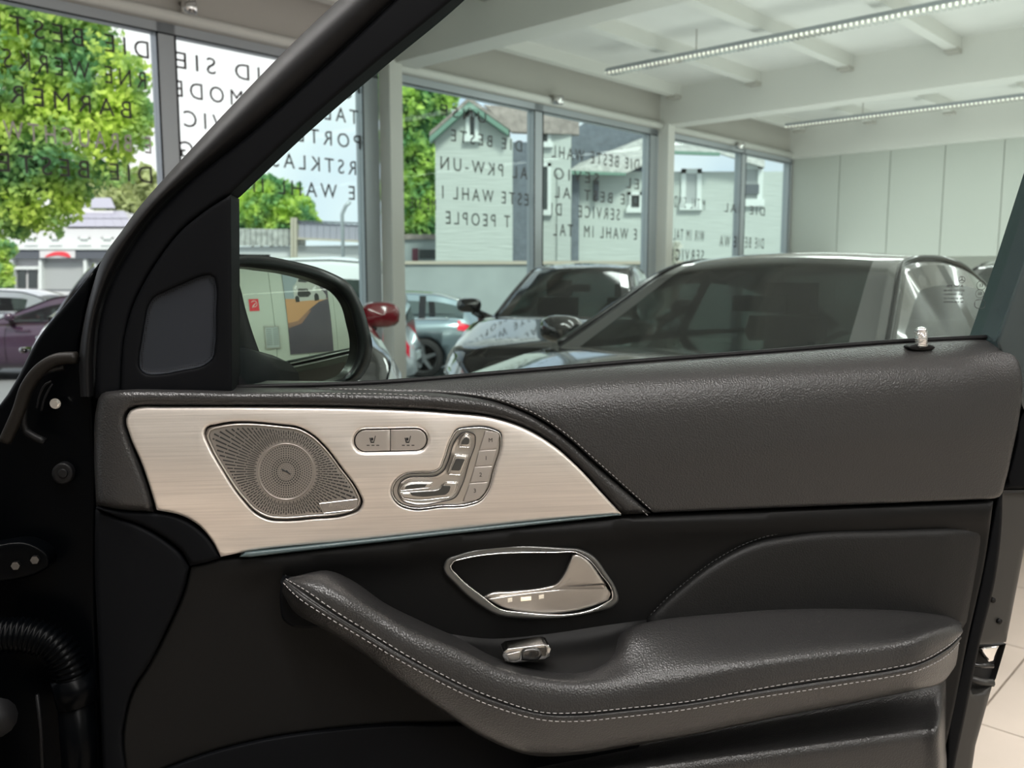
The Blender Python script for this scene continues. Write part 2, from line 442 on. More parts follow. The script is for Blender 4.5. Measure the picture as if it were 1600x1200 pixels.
row(7, 'DIE BEST  AL', uu(1000), uu(868), 2.21, .12); row(7, 'SERVICE   DI', uu(970), uu(862), 2.03, .13); row(7, 'E WAHL IM  TAL', uu(998), uu(866), 1.82, .13)
row(8, 'M TAL  SIND', uu(1105), uu(1056), 2.25, .14); row(8, 'WIR IM TAL', uu(1105), uu(1056), 1.85, .14); row(8, 'SERVICE', uu(1105), uu(1052), 1.60, .14)
row(9, 'DIE BESTE WA', uu(1200), uu(1130), 1.80, .15); row(9, 'SERVICE DI', uu(1200), uu(1134), 1.52, .14); row(9, 'DIE TAL', uu(1200), uu(1136), 2.25, .12)

# spot heads clipped on the header
for i, (x, y, lb) in enumerate(((291, 8, 'small round spot head above the left window, by the dark door frame'), (868, 154, 'small round spot head on the header above the middle windows'), (1153, 226, 'small round spot head on the header above the far right windows'))):
    c = on_v(x, y, (VF-.10)*ROOM_K)
    s = empty('spot_lamp', c); tag(s, lb, 'lamp', 'spot heads along the window header')
    b = MB(); b.tube([W(0, .09, .03), W(0, .02, .03), W(0, 0, 0)], .02, 8); b.build('bracket', SILVER, s, True)
    b = MB(); b.tube([W(-.03, 0, -.02), W(.05, -.05, -.02)], [.05, .055], 14); b.build('lamp_head', CHROME, s, True)

# linear ceiling lights
def linear_light(u0, v0, v1, z, label, es):
    s = empty('linear_light', W(u0, (v0+v1)/2, z)); tag(s, label, 'light', 'linear ceiling lights')
    h = (v1-v0)/2
    b = MB(); b.prism([W(-.055, -h, .03), W(-.03, -h, .075), W(.03, -h, .075), W(.055, -h, .03)], V*(2*h*ROOM_K)); b.build('housing', FRAME, s)
    b = MB(); n = int(2*h/.045)
    for k in range(n):
        b.box((-.052, -h+.01+k*.045, .0), (.052, -h+.035+k*.045, .03), roomfn)
    b.build('louvre', CHROME, s, kind='stuff')
    m = mat('lamp glow %g' % es, (.8, .8, .8), emit=(1, .90, .76), estr=es)
    b = MB(); b.box((-.045, -h, .024), (.045, h, .030), roomfn); b.build('diffuser', m, s)
    for q in (-h*.8, 0, h*.8):
        b = MB(); b.tube([W(0, q, .07), W(0, q, (CEIL-z)*ROOM_K)], .006, 5); b.build('hanger', SILVER, s)
linear_light(7.0, -4.5, 5.32, 3.27, 'long linear light nearest the middle windows, under the rafters', LAMP_FRONT)
linear_light(10.9, -4.5, 5.38, 3.24, 'long linear light close to the panelled wall', LAMP_FRONT)
linear_light(3.0, -4.8, 2.2, 3.27, 'linear light over the dark grey car beside the open door', LAMP_FRONT*1.5)
linear_light(-.2, -4.8, 3.0, 3.27, 'linear light behind the viewer over the open car door', LAMP_BACK)
linear_light(-4.6, -4.8, 3.0, 3.27, 'linear light nearest the left wall, behind the viewer', LAMP_BACK)

# ================================================================== OUTSIDE
GZ = -.37
ASPH = mat('pale asphalt', (.22, .23, .23), .85, var=.15, vscale=.6)
g = MB(); c = [W(-60, VF+.15, GZ), W(80, VF+.15, GZ), W(80, 120, GZ), W(-60, 120, GZ)]
g.add(c, [(0, 1, 2, 3)]); tag(g.build('ground', ASPH), kind='structure')
HOUSE = mat('pale green-grey cladding', (.52, .56, .53), .8, bump=.6, bscale=9, bstretch=(.2, .2, 3), bdist=.03, var=.05, vscale=8)
HOUSED = mat('slate and shaded cladding', (.14, .16, .19), .7, bump=.4, bscale=14, bdist=.03, var=.15, vscale=7)
WHITEW = mat('white render', (.66, .66, .67), .8)
ROOFM = mat('grey-brown roof tiles', (.30, .26, .24), .8, bump=.6, bscale=6, bdist=.05, var=.25, vscale=5)
ROOFL = mat('pale roof tiles', (.42, .42, .40), .8, bump=.8, bscale=5, bdist=.05, var=.3, vscale=6)
SOLAR = mat('pale solar panel', (.46, .44, .52), .35, metal=.3)
GREENF = mat('green fascia', (.16, .28, .22), .6)
DGREY = mat('dark grey fascia', (.10, .11, .13), .6)
WINW = mat('white window frame', (.72, .76, .74), .5)
WIND = mat('dark window pane', (.05, .06, .06), .15)
WINB = mat('window blind', (.40, .42, .42), .6)
CONC = mat('grey concrete wall', (.36, .40, .40), .85, var=.08, vscale=1.5)
CAPM = mat('beige wall coping', (.50, .45, .37), .8)
BARK = mat('bark', (.10, .07, .05), .9, bump=.6, bscale=20)
def leafm(name, c, var=.5):
    m = mat(name, c, .6, var=var, vscale=1.2); b = m.node_tree.nodes['Principled BSDF']
    return m

def slab(parent, name, m, pts, Y, depth):       # polygon (pixels on plane Y) given thickness
    b = MB(); ys = Y if isinstance(Y, (list, tuple)) else [Y]*len(pts)
    b.prism([at(x, y, q) for (x, y), q in zip(pts, ys)], (0, depth, 0)); return b.build(name, m, parent)
def thing_at(name, label, cat, loc, group=None):
    e = empty(name, loc); tag(e, label, cat, group); return e
def child_abs(e):       # parts are written in world coordinates below
    e.location = (0, 0, 0)

def house_window(parent, Y, x0, y0, x1, y1, pane=WIND, fr=.10, bar=True):
    a = at(x0, y1, Y); b = at(x1, y0, Y); w = MB()
    w.box((a.x, Y-.08, a.z), (a.x+fr, Y, b.z)); w.box((b.x-fr, Y-.08, a.z), (b.x, Y, b.z))
    w.box((a.x, Y-.08, b.z-fr), (b.x, Y, b.z)); w.box((a.x-.05, Y-.14, a.z-.05), (b.x+.05, Y, a.z+fr))
    o = w.build('window_frame', WINW, parent)
    w = MB(); w.box((a.x+fr, Y-.03, a.z+fr), (b.x-fr, Y-.01, b.z-fr)); w.build('pane', pane, o)
    return o

# gabled house
E1 = thing_at('house', 'pale gabled house behind the low wall, green bargeboards and a narrow top window', 'house', (0, 0, 0))
Y1 = 22
pA, pB, pC, pD, pE = at(680, 420, Y1), at(680, 218, Y1), at(733, 166, Y1), at(801, 218, Y1), at(801, 420, Y1)
pA.z = pE.z = GZ
w = MB(); w.prism([pA, pB, pC, pD, pE], (.0, 3.0, 0)); w.build('wall', HOUSE, E1)
w = MB(); a = Vector((pE.x+.02, Y1+.05, GZ)); w.box((pE.x, Y1+.4, GZ), (pE.x+.62, Y1+3.0, pD.z)); w.build('side_wall', HOUSED, E1)  # pale house's shaded side: the shade is put into the dark colour
for nm, q0, q1, mt in (('bargeboard', (671, 214), (733, 159), GREENF), ('bargeboard', (733, 159), (795, 203), GREENF)):
    w = MB(); a = at(*q0, Y1-.35); b = at(*q1, Y1-.35)
    w.hexa([a+Vector((0, 0, -.13)), b+Vector((0, 0, -.13)), b+Vector((0, .3, -.13)), a+Vector((0, .3, -.13)), a, b, b+Vector((0, .3, 0)), a+Vector((0, .3, 0))]); w.build(nm, mt, E1)
w = MB(); a = at(671, 213, Y1-.3); b = at(733, 158, Y1-.3); w.hexa([a, b, b+Vector((0, 3.6, 0)), a+Vector((0, 3.6, 0)), a+Z*.1, b+Z*.1, b+Vector((0, 3.6, .1)), a+Vector((0, 3.6, .1))]); w.build('roof', ROOFM, E1)
w = MB(); a = at(733, 158, Y1-.3); b = at(797, 203, Y1-.3); w.hexa([a, b, b+Vector((0, 3.6, 0)), a+Vector((0, 3.6, 0)), a+Z*.1, b+Z*.1, b+Vector((0, 3.6, .1)), a+Vector((0, 3.6, .1))]); w.build('roof', ROOFM, E1)
house_window(E1, Y1, 728, 176, 748, 219)
# adjoining house with the porch
E2 = thing_at('house', 'long pale house with a slate gable and porch roof, right of the gabled house', 'house', (0, 0, 0))
Y2 = 25.5
def block(parent, x0, x1, ytop, Y, depth, m, name='wall'):
    a = at(x0, 430, Y); b = at(x1, ytop, Y); w = MB(); w.box((a.x, Y, GZ), (b.x, Y+depth, b.z)); return w.build(name, m, parent)
block(E2, 828, 893, 176, Y2, 6, HOUSE)
block(E2, 893, 1230, 268, Y2+1.5, 6, HOUSE)
slab(E2, 'roof', ROOFM, [(756, 163), (905, 178), (905, 210), (800, 206)], [Y1+3, Y2, Y2, Y1+3], .3)
slab(E2, 'gable', HOUSED, [(893, 272), (893, 205), (935, 178), (1012, 214), (1012, 272)], Y2+3, 2.5)
slab(E2, 'porch_roof', ROOFL, [(888, 267), (980, 270), (1045, 240), (1045, 212), (1000, 217), (905, 255)], [Y2+.9, Y2+.9, Y2+1.2, Y2+2.6, Y2+2.6, Y2+1.6], .12)
slab(E2, 'gutter', GREENF, [(888, 266), (978, 270), (978, 274), (888, 272)], Y2+.8, .12)
slab(E2, 'porch_roof', ROOFL, [(1040, 236), (1125, 240), (1195, 262), (1195, 230), (1040, 205)], [Y2+.9, Y2+.9, Y2+1.1, Y2+3, Y2+3], .12)
slab(E2, 'gutter', GREENF, [(1040, 235), (1125, 238), (1125, 243), (1040, 240)], Y2+.8, .12)
w = MB(); a = at(893, 300, Y2+1.4); b = at(905, 280, Y2+1.4); w.box((a.x, Y2+1.3, GZ), (b.x, Y2+1.5, at(893, 270, Y2+1.4).z)); w.build('corner_board', HOUSED, E2)
house_window(E2, Y2, 843, 190, 861, 228); house_window(E2, Y2, 843, 255, 861, 334)
house_window(E2, Y2+1.5, 980, 300, 1004, 330)
house_window(E2, Y2+1.5, 1063, 264, 1096, 326, WINB, .14); house_window(E2, Y2+1.5, 1153, 256, 1192, 320, WINB, .16)
w = MB(); a = at(1163, 303, Y2+1.38); b = at(1186, 288, Y2+1.38); w.box((a.x, Y2+1.36, a.z), (b.x, Y2+1.40, b.z)); w.build('curtain', DGREY, E2)
w = MB(); q = at(931, 295, Y2+1.3); w.tube([q+Vector((0, 0, -.35)), q+Vector((0, 0, .25))], .09, 10); w.build('wall_lamp', DGREY, E2, True)
block(E2, 870, 893, 268, Y2-.06, .05, HOUSE, 'pilaster')

# low wall with coping
E3 = thing_at('garden_wall', 'long grey rendered wall with beige coping in front of the houses', 'wall', (0, 0, 0))
a = at(560, 470, 19); b = at(1260, 470, 19); zt = at(800, 413, 19).z
w = MB(); w.box((a.x, 19, GZ), (b.x, 19.25, zt)); w.build('wall_body', CONC, E3)
w = MB(); w.box((a.x-.02, 18.95, zt), (b.x+.02, 19.3, zt+.07)); w.build('coping', CAPM, E3)
# low sheds between the tree and the house
E4 = thing_at('shed', 'low grey shed with a dark red door under the tree beside the house', 'shed', (0, 0, 0))
block(E4, 622, 690, 374, 27, 3, CONC); slab(E4, 'roof', ROOFM, [(620, 374), (690, 374), (690, 366), (620, 366)], 26.9, 3)
slab(E4, 'door', mat('dark red door', (.12, .03, .05), .6), [(644, 412), (653, 412), (653, 388), (644, 388)], 26.95, .05)
slab(E4, 'window', WIND, [(655, 404), (680, 404), (680, 390), (655, 390)], 26.95, .05)

# commercial building on the left
E5 = thing_at('shop_building', 'white low commercial building with solar panels and a dark sign band', 'building', (0, 0, 0))
YB = 45
block(E5, -70, 215, 357, YB, 12, WHITEW)
slab(E5, 'roof', ROOFL, [(-60, 357), (218, 357), (198, 331), (-40, 331)], [YB, YB, YB+6, YB+6], .2)
block(E5, 110, 176, 329, YB+5, 5, WHITEW, 'upper_wall'); slab(E5, 'upper_roof', SOLAR, [(110, 325), (178, 325), (171, 309), (119, 309)], [YB+5, YB+5, YB+8, YB+8], .2)
for i in range(7):
    for j in range(2):
        x0 = 104+i*15+(1-j)*0; y0 = 354-j*13
        k = .93 if j else 1
        def sx(x, j2): return 150+(x-150)*(1-.13*j2)
        pts = [(sx(x0, j), y0), (sx(x0+14, j), y0), (sx(x0+14, j+1), y0-12), (sx(x0, j+1), y0-12)]
        slab(E5, 'solar_panel', SOLAR, pts, [YB-.1+j*3.0, YB-.1+j*3.0, YB+2.8+j*3.0, YB+2.8+j*3.0], .08)
slab(E5, 'cornice', WINW, [(-70, 390), (200, 390), (200, 386), (-70, 386)], YB-.6, .6)
slab(E5, 'sign_band', DGREY, [(15, 404), (195, 404), (195, 391), (15, 391)], YB-.5, .4)
slab(E5, 'sign', WHITEW, [(62, 403), (117, 403), (117, 391.5), (62, 391.5)], YB-.56, .06)
slab(E5, 'sign_mark', mat('sign red', (.75, .06, .08), .5), smooth([(70, 401), (78, 396), (92, 393), (106, 396), (110, 401), (90, 399)], 3), YB-.6, .04)
for x in (41, 79, 124, 160, 3, -30): house_window(E5, YB, x, 371, x+17, 381, WINB, .08)
for x in (15, 60, 130, 165): slab(E5, 'pillar', WINW, [(x, 452), (x+5, 452), (x+5, 405), (x, 405)], YB-.4, .35)
slab(E5, 'roller_door', WINB, [(66, 452), (129, 452), (129, 410), (66, 410)], YB-.1, .05)
slab(E5, 'roller_door', WINB, [(136, 452), (164, 452), (164, 410), (136, 410)], YB-.1, .05)
slab(E5, 'entrance_door', WIND, [(27, 450), (40, 450), (40, 421), (27, 421)], YB-.1, .05)
slab(E5, 'entrance_door', WIND, [(44, 450), (58, 450), (58, 421), (44, 421)], YB-.1, .05)
slab(E5, 'entrance_frame', WINW, [(22, 421), (60, 421), (60, 416), (22, 416)], YB-.2, .15)

# white fence and shed wall behind the mirror, poles
E6 = thing_at('metal_fence', 'pale corrugated fence and gate across the yard beyond the door mirror', 'fence', (0, 0, 0))
slab(E6, 'wall_panel', WHITEW, [(340, 511), (575, 511), (575, 383), (340, 386)], 30, .2)
for i in range(13):
    x = 366+i*8.6
    slab(E6, 'slat', ROOFL, [(x, 384), (x+7.4, 384), (x+7.4, 357+.1*i), (x, 357+.1*i)], 29.8, .1)
for i in range(11):
    x = 466+i*10
    slab(E6, 'panel', SOLAR, [(x, 372+i*.4), (x+9.2, 372+i*.4), (x+9.2, 347+i*.5), (x, 346+i*.5)], 29.7, .1)
slab(E6, 'rail', CAPM, [(462, 374), (575, 379), (575, 376), (462, 371)], 29.6, .08)
slab(E6, 'rail', DGREY, [(462, 346), (575, 350), (575, 348), (462, 344)], 29.6, .08)
for x in (454, 459): slab(E6, 'post', CAPM, [(x, 512), (x+4, 512), (x+4, 340), (x, 340)], 29.5, .2)
w = MB(); q = at(537, 440, 24); q.z = GZ; w.tube([q, Vector((q.x, q.y, at(537, 335, 24).z)), at(540, 322, 24), at(547, 315, 24)], .05, 8)
tag(w.build('street_pole', FRAME, None, True), 'thin grey street pole with a bent top seen past the mirror', 'pole')
E7 = thing_at('chimney', 'slim brown chimney column close to the showroom column', 'chimney', (0, 0, 0))
slab(E7, 'shaft', mat('brown masonry', (.22, .15, .13), .9), [(560, 502), (571, 502), (571, 262), (560, 262)], 34, 1); slab(E7, 'cap', WINW, [(558, 288), (567, 288), (567, 264), (558, 264)], 33.9, .5)

# trees: leaf masses round a trunk with limbs
def tree(label, blobs, Y, leafc, n, size, trunk_px, group=None, seed=1, name='broadleaf_tree'):
    rnd = np.random.default_rng(seed); e = empty(name, at(trunk_px, 450, Y)); e.location.z = GZ; tag(e, label, 'bush' if 'bush' in name else 'tree', group)
    o = e.location.copy(); b = MB(); top = at(blobs[0][0], blobs[0][1], Y)-o
    b.tube([(0, 0, 0), (0.05, 0, 1.2), (top.x*.3, 0, top.z*.55), tuple(top)], [.22, .18, .12, .04], 8)
    for q in (blobs[1:9] if trunk_px > -100 else ()):
        c = at(q[0], q[1], Y)-o; b.tube([(0.03, 0, 1.0+.1*top.z), (c.x*.5, 0, 1.0+.1*top.z+.45*(c.z-1)), tuple(c)], [.1, .06, .02], 6)
    b.build('trunk', BARK, e, True)
    V_, F_ = [], []; tot = sum(r*r for *_, r in blobs); sc = Y/F
    for (x, y, r) in blobs:
        c = np.array(at(x, y, Y)-o); k = int(n*r*r/tot); R = r*sc
        d = rnd.normal(size=(k, 3)); d /= np.linalg.norm(d, axis=1)[:, None]; rr = R*rnd.uniform(.35, 1.06, k)**.6
        lump = 1+.16*np.sin(5*d[:, 0]+c[0])*np.cos(6*d[:, 2]+c[2]); pos = c+d*(rr*lump)[:, None]
        for p in pos:
            a = rnd.normal(size=3); a /= np.linalg.norm(a); t = np.cross(a, rnd.normal(size=3)); t /= np.linalg.norm(t)
            s = size*rnd.uniform(.6, 1.3); i = len(V_)
            V_ += [tuple(p-a*s*.5), tuple(p+t*s*.36), tuple(p+a*s*.5), tuple(p-t*s*.36)]; F_.append((i, i+1, i+2, i+3))
    f = mesh_obj('foliage', V_, F_, leafc, e); f['kind'] = 'stuff'
    return e
def leaf_material(name, c1, c2):
    m = bpy.data.materials.new(name); m.use_nodes = True; t = m.node_tree; t.nodes.clear()
    o = t.nodes.new('ShaderNodeOutputMaterial'); df = t.nodes.new('ShaderNodeBsdfDiffuse'); tl = t.nodes.new('ShaderNodeBsdfTranslucent'); mx = t.nodes.new('ShaderNodeMixShader')
    tc = t.nodes.new('ShaderNodeTexCoord'); n = t.nodes.new('ShaderNodeTexNoise'); n.inputs['Scale'].default_value = 1.3; r = t.nodes.new('ShaderNodeValToRGB')
    r.color_ramp.elements[0].position = .38; r.color_ramp.elements[1].position = .62; r.color_ramp.elements[0].color = (*c1, 1); r.color_ramp.elements[1].color = (*c2, 1)
    t.links.new(tc.outputs['Object'], n.inputs[0]); t.links.new(n.outputs['Fac'], r.inputs[0]); t.links.new(r.outputs[0], df.inputs[0]); t.links.new(r.outputs[0], tl.inputs[0])
    mx.inputs[0].default_value = .45; t.links.new(df.outputs[0], mx.inputs[1]); t.links.new(tl.outputs[0], mx.inputs[2]); t.links.new(mx.outputs[0], o.inputs[0]); return m
LEAF1 = leaf_material('bright maple leaf', (.20, .42, .20), (.68, .84, .18))
LEAF2 = leaf_material('pale spring leaf', (.48, .55, .26), (.60, .66, .34))
LEAF3 = leaf_material('deep green leaf', (.14, .34, .15), (.62, .82, .2))
tree('big bright green maple filling the leftmost window', [(-150, 150, 120), (30, 120, 100), (120, 40, 55), (60, 20, 90), (150, 130, 75), (195, 195, 42), (120, 215, 85), (10, 230, 90), (60, 300, 62), (20, 330, 45), (-60, 180, 110), (215, 170, 24), (110, 295, 32), (-20, 60, 90)], 15, LEAF1, 42000, .13, -190, seed=3)
tree('pale loose tree rising behind the solar roofed building', [(180, 300, 38), (150, 292, 30), (205, 322, 30), (225, 285, 25)], 62, LEAF2, 3500, .7, 190, seed=4)
tree('round light green tree above the pale fence behind the mirror', [(425, 330, 42), (395, 335, 36), (460, 340, 36), (420, 300, 26), (450, 308, 24), (480, 350, 20), (375, 350, 26)], 36, LEAF1, 9000, .27, 425, seed=5)
tree('tall green tree left of the gabled house', [(650, 170, 48), (632, 230, 50), (665, 260, 42), (640, 310, 46), (655, 345, 36), (672, 200, 30), (690, 150, 26), (625, 150, 40)], 31.5, LEAF3, 12000, .26, 650, seed=6)
tree('small ivy covered tree left of the shop entrance', [(8, 390, 16), (5, 420, 14), (9, 440, 12)], 40, LEAF1, 900, .28, 8, seed=7, name='ivy_tree')
tree('white flowering bush beside the second column', [(1052, 395, 9), (1056, 385, 7), (1050, 406, 8)], 18.5, leaf_material('white blossom', (.7, .7, .62), (.85, .84, .78)), 500, .10, 1052, seed=8, name='flowering_bush')

# ================================================================== CARS
def build_car(name, label, loc, heading, paint, zg=0.0, L_=4.7, Wd=1.86, body=None, plan=None, roof=None, glass=CGLASS, xA=.88, xR=-.15, xR2=-1.45, wr=.56, wb=.77, parts='full', group='parked cars', mirror_m=None, grille=True, chrome=False, pillar_x=(-.62,), xC=-1.75, zsc=1.0, mirrors=(-1, 1), opening=False, mz=1.07):
    """heading = world vector the car points to; local x forward, y left"""
    e = empty(name, (loc[0], loc[1], zg), math.atan2(heading[1], heading[0])); tag(e, label, 'car', None if opening else group); e.scale = (1, 1, zsc)
    hw = Wd/2; h = L_/2; k = L_/4.7
    body = body or [(h, .50), (h-.06, .66), (h-.35, .78), (xA+.1, .96), (0, .97), (xR2, 1.0), (-h+.35, 1.0), (-h+.08, .92), (-h, .55)]
    plan = plan or [(h, .52*hw), (h-.08, .74*hw), (h-.35, .90*hw), (h-.8, .975*hw), (.6, hw), (-1.2, hw), (-h+.5, .93*hw), (-h+.12, .82*hw), (-h, .66*hw)]
    bx = [b_[0] for b_ in body][::-1]; bz = [b_[1] for b_ in body][::-1]; px = [p[0] for p in plan][::-1]; pw = [p[1] for p in plan][::-1]
    def sm(xs, ys, x):      # smoothed interpolation
        return sum(float(np.interp(x+o, xs, ys)) for o in (-.09, -.045, 0, .045, .09))/5
    xs = np.concatenate([np.linspace(-h, -h+.3, 7), np.linspace(-h+.4, h-.4, 34), np.linspace(h-.3, h, 8)])
    sec = []
    for x in xs:
        w = sm(px, pw, x); zt = sm(bx, bz, x); z0 = .22+.10*abs(x/h)**6
        half = [(0, z0), (w*.86, z0), (w*.955, z0+.10), (w*.985, .42), (w, .58), (w*.985, zt-.19), (w*.955, zt-.10), (w*.90, zt-.03), (w*.80, zt), (w*.5, zt+.022), (0, zt+.03)]
        if zt < .75: half = [(a, min(b_, zt)) for a, b_ in half]
        ring = half+[(-a, b_) for a, b_ in half[1:-1][::-1]]; sec.append([(x, a, b_) for a, b_ in ring])
    n = len(sec[0]); v = [q for s in sec for q in s]; f = []
    for i in range(len(sec)-1):
        for j in range(n):
            f.append((i*n+j, i*n+(j+1) % n, (i+1)*n+(j+1) % n, (i+1)*n+j))
    f.append(tuple(range(n))[::-1]); f.append(tuple((len(sec)-1)*n+j for j in range(n)))
    bo = mesh_obj('body', v, f, paint, e, True)
    wx = (h-.90*k, -h+.98*k); R = .335
    cut = MB()
    for x in wx:
        for s in (1, -1):
            cut.tube([(x, s*(hw-.30), .335-.0), (x, s*(hw+.2), .335)], R+.045, 28)
    if opening: cut.box((-3, -2, -1), (.98, 2, 2))
    co = mesh_obj('wheel_cut', cut.v, cut.f, RUBBER); co.parent = e
    md = bo.modifiers.new('b', 'BOOLEAN'); md.object = co; md.operation = 'DIFFERENCE'; md.solver = 'EXACT'; md.use_self = True
    dg = bpy.context.evaluated_depsgraph_get(); me = bpy.data.meshes.new_from_object(bo.evaluated_get(dg)); bo.modifiers.clear(); bo.data = me
    bpy.data.objects.remove(co)
    if not me.materials: me.materials.append(paint)
    for x in (wx[:1] if opening else wx):
        for s in (1, -1):
            w = MB(); y0, y1 = s*(hw-.235), s*(hw-.015)
            prof = [(.20, y0), (.31, y0), (R, y0+s*.03), (R, y1-s*.03), (.31, y1), (.235, y1)]
            vv = []; m_ = 32
            for a_ in range(m_):
                t = 2*math.pi*a_/m_
                vv += [(x+r*math.cos(t), y, .335+r*math.sin(t)) for r, y in prof]
            ff = [(a_*6+b_, a_*6+b_+1, ((a_+1) % m_)*6+b_+1, ((a_+1) % m_)*6+b_) for a_ in range(m_) for b_ in range(5)]
            wo_ = mesh_obj('wheel', vv, ff, TYRE, e, True)
            r_ = MB(); yy = s*(hw-.05)
            for q in range(5):
                t = 2*math.pi*q/5+.3
                c1, s1 = math.cos(t), math.sin(t)
                def P_(r, o_, y): return (x+r*c1-o_*s1, y, .335+r*s1+o_*c1)
                r_.hexa([P_(.04, -.045, yy-s*.03), P_(.23, -.03, yy-s*.03), P_(.23, .03, yy-s*.03), P_(.04, .045, yy-s*.03), P_(.04, -.035, yy+s*.0), P_(.23, -.02, yy+s*.02), P_(.23, .02, yy+s*.02), P_(.04, .035, yy)])
            r_.tube([(x, yy-s*.05, .335), (x, yy+s*.01, .335)], .06, 14)
            vv = []
            for a_ in range(m_):
                t = 2*math.pi*a_/m_; vv += [(x+r*math.cos(t), y, .335+r*math.sin(t)) for r, y in ((.215, yy-s*.04), (.24, yy+s*.03))]
            r_.add(vv, [(a_*2, a_*2+1, ((a_+1) % m_)*2+1, ((a_+1) % m_)*2) for a_ in range(m_)])
            r_.build('rim', RIM, wo_)
            d_ = MB(); d_.tube([(x, s*(hw-.29), .335), (x, s*(hw-.16), .335)], .23, 24); d_.build('brake_disc', DARKS, wo_)
    if opening:
        w = MB(); w.box((.86, -hw+.02, .30), (1.0, -hw+.16, .95)); w.build('hinge_pillar', JAMB, e)
        w = MB(); w.box((-1.2, -hw+.02, .22), (1.0, -hw+.20, .36)); w.build('door_sill', JAMB, e)
        return e
    # cabin
    roof = roof or [(xA, .955), (xA-.45, 1.16), (xR+.12, 1.37), (xR-.15, 1.42), (-.8, 1.435), (xR2, 1.37), (-1.95, 1.16), (-2.2, 1.0)]
    rx = [r[0] for r in roof][::-1]; rz = [r[1] for r in roof][::-1]
    x0, x1 = rx[0], rx[-1]; N = 56; SX = np.linspace(x1, x0, N)
    def zr(x): return sm(rx, rz, x) if x0+.1 < x < x1-.1 else float(np.interp(x, rx, rz))
    def section(x):
        zb = sm(bx, bz, x)-.06; z = zr(x)-.0; w_base = wb*hw/.93
        t = np.clip((x1-x)/(x1-xR), 0, 1); w_top = w_base+(wr-w_base)*t
        t2 = np.clip((x-x0)/max(xR2-x0, .01), 0, 1); w_top = min(w_top, (w_base-.03)+(wr-w_base+.03)*t2) if x < xR2 else w_top
        hh = max(z-zb, .005); zs = zb+hh*.90
        side = [(w_base+(w_top-w_base)*(q**1.15), zb+(zs-zb)*q) for q in (0, .2, .4, .6, .8, 1)]
        top = [(w_top-.025, zb+hh*.955), (w_top-.07, zb+hh*.985)]+[((w_top-.07)*q, z-(hh*.015)*q*q+.02*(1-q*q)*min(1, hh*4)) for q in (.86, .58, .28, 0)]
        half = side+top
        return [(x, -a, b_) for a, b_ in half]+[(x, a, b_) for a, b_ in half[:-1][::-1]]
    S = [section(x) for x in SX]; m_ = len(S[0])   # 23 points: 0-5 side, 5-7 shoulder, 7-15 top, ...
    groups = {}
    for i in range(N-1):
        xc = (SX[i]+SX[i+1])/2
        hh = zr(xc)-(sm(bx, bz, xc)-.06)
        for j in range(m_-1):
            if j < 5 or j >= m_-6:
                sd = 'R' if j < 5 else 'L'; jj = j if j < 5 else m_-2-j
                frame = jj == 4 or jj == 0
                if xc > xA-.30 or hh < .14 or xc < xC: g_ = 'pillar' + sd
                elif any(abs(xc-p_) < .045 for p_ in pillar_x): g_ = 'post' + sd
                elif frame: g_ = 'pillar'+sd
                else:
                    idx = sum(xc < p_ for p_ in pillar_x); g_ = 'side_window%d%s' % (idx, sd)
            elif j in (5, 6) or j in (m_-8, m_-7): g_ = 'roof'
            else:
                g_ = 'window_frame' if (xc > xR+.02 and j in (7, m_-9)) else 'windshield' if xc > xR+.02 else ('roof' if xc > xR2-.02 else 'rear_window')
            groups.setdefault(g_, []).append((i, j))
    for g_, cells in groups.items():
        if opening and g_ == 'side_window0R': continue
        ids = {}; vv = []; ff = []
        for (i, j) in cells:
            q = []
            for (a_, b_) in ((i, j), (i, j+1), (i+1, j+1), (i+1, j)):
                if (a_, b_) not in ids: ids[(a_, b_)] = len(vv); vv.append(S[a_][b_])
                q.append(ids[(a_, b_)])
            ff.append(tuple(q))
        nm = g_[:-1] if g_[-1] in 'LR' else g_
        nm = ''.join(c_ for c_ in nm if not c_.isdigit())
        nm = {'pillar': 'window_frame', 'post': 'door_pillar'}.get(nm, nm)
        mt = {'window_frame': paint, 'door_pillar': GLOSSB, 'roof': paint, 'side_window': SGLASS if glass is CGLASS else glass}.get(nm, glass)
        o = mesh_obj(nm, vv, ff, mt, e, True)
    # weather strips and roof rails along the shoulder
    for s in (0, 1):
        jj = 6 if s == 0 else m_-7
        w = MB(); w.tube([Vector(S[i][jj])+Vector((0, 0, .006)) for i in range(1, N-4)], .012, 6); w.build('roof_rail', CHROME if chrome else GLOSSB, e, True)
        j2 = 0 if s == 0 else m_-1
        w = MB(); w.tube([Vector(S[i][j2])+Vector((0, -.01 if s == 0 else .01, .06)) for i in range(6, N-8)], .011, 6); w.build('window_trim', CHROME if chrome else GLOSSB, e, True)
    # interior
    w = MB(); w.box((xA-.55, -.66, .80), (xA-.12, .66, .93)); w.build('dashboard', DARKS, e)
    for yy in (-.36, .36):
        w = MB(); w.hexa([(-.55, yy-.24, .45), (-.38, yy-.24, .45), (-.38, yy+.24, .45), (-.55, yy+.24, .45), (-.78, yy-.2, 1.12), (-.66, yy-.2, 1.12), (-.66, yy+.2, 1.12), (-.78, yy+.2, 1.12)])
        w.box((-.80, yy-.13, 1.13), (-.70, yy+.13, 1.30)); w.box((-.5, yy-.25, .42), (.05, yy+.25, .58)); w.build('seat', SEATM, e, kind='stuff')
    w = MB(); c0 = Vector((xA-.72, .36, .92))
    w.tube([c0+Vector((.05*math.sin(t)*1, .19*math.cos(t), .18*math.sin(t))) for t in np.linspace(0, 2*math.pi, 25)], .014, 6); w.build('steering_wheel', GLOSSB, e, True)
    w = MB(); w.box((xR+.16, -.12, zr(xR+.2)-.13), (xR+.19, .12, zr(xR+.2)-.06)); w.build('rear_view_mirror', GLOSSB, e)
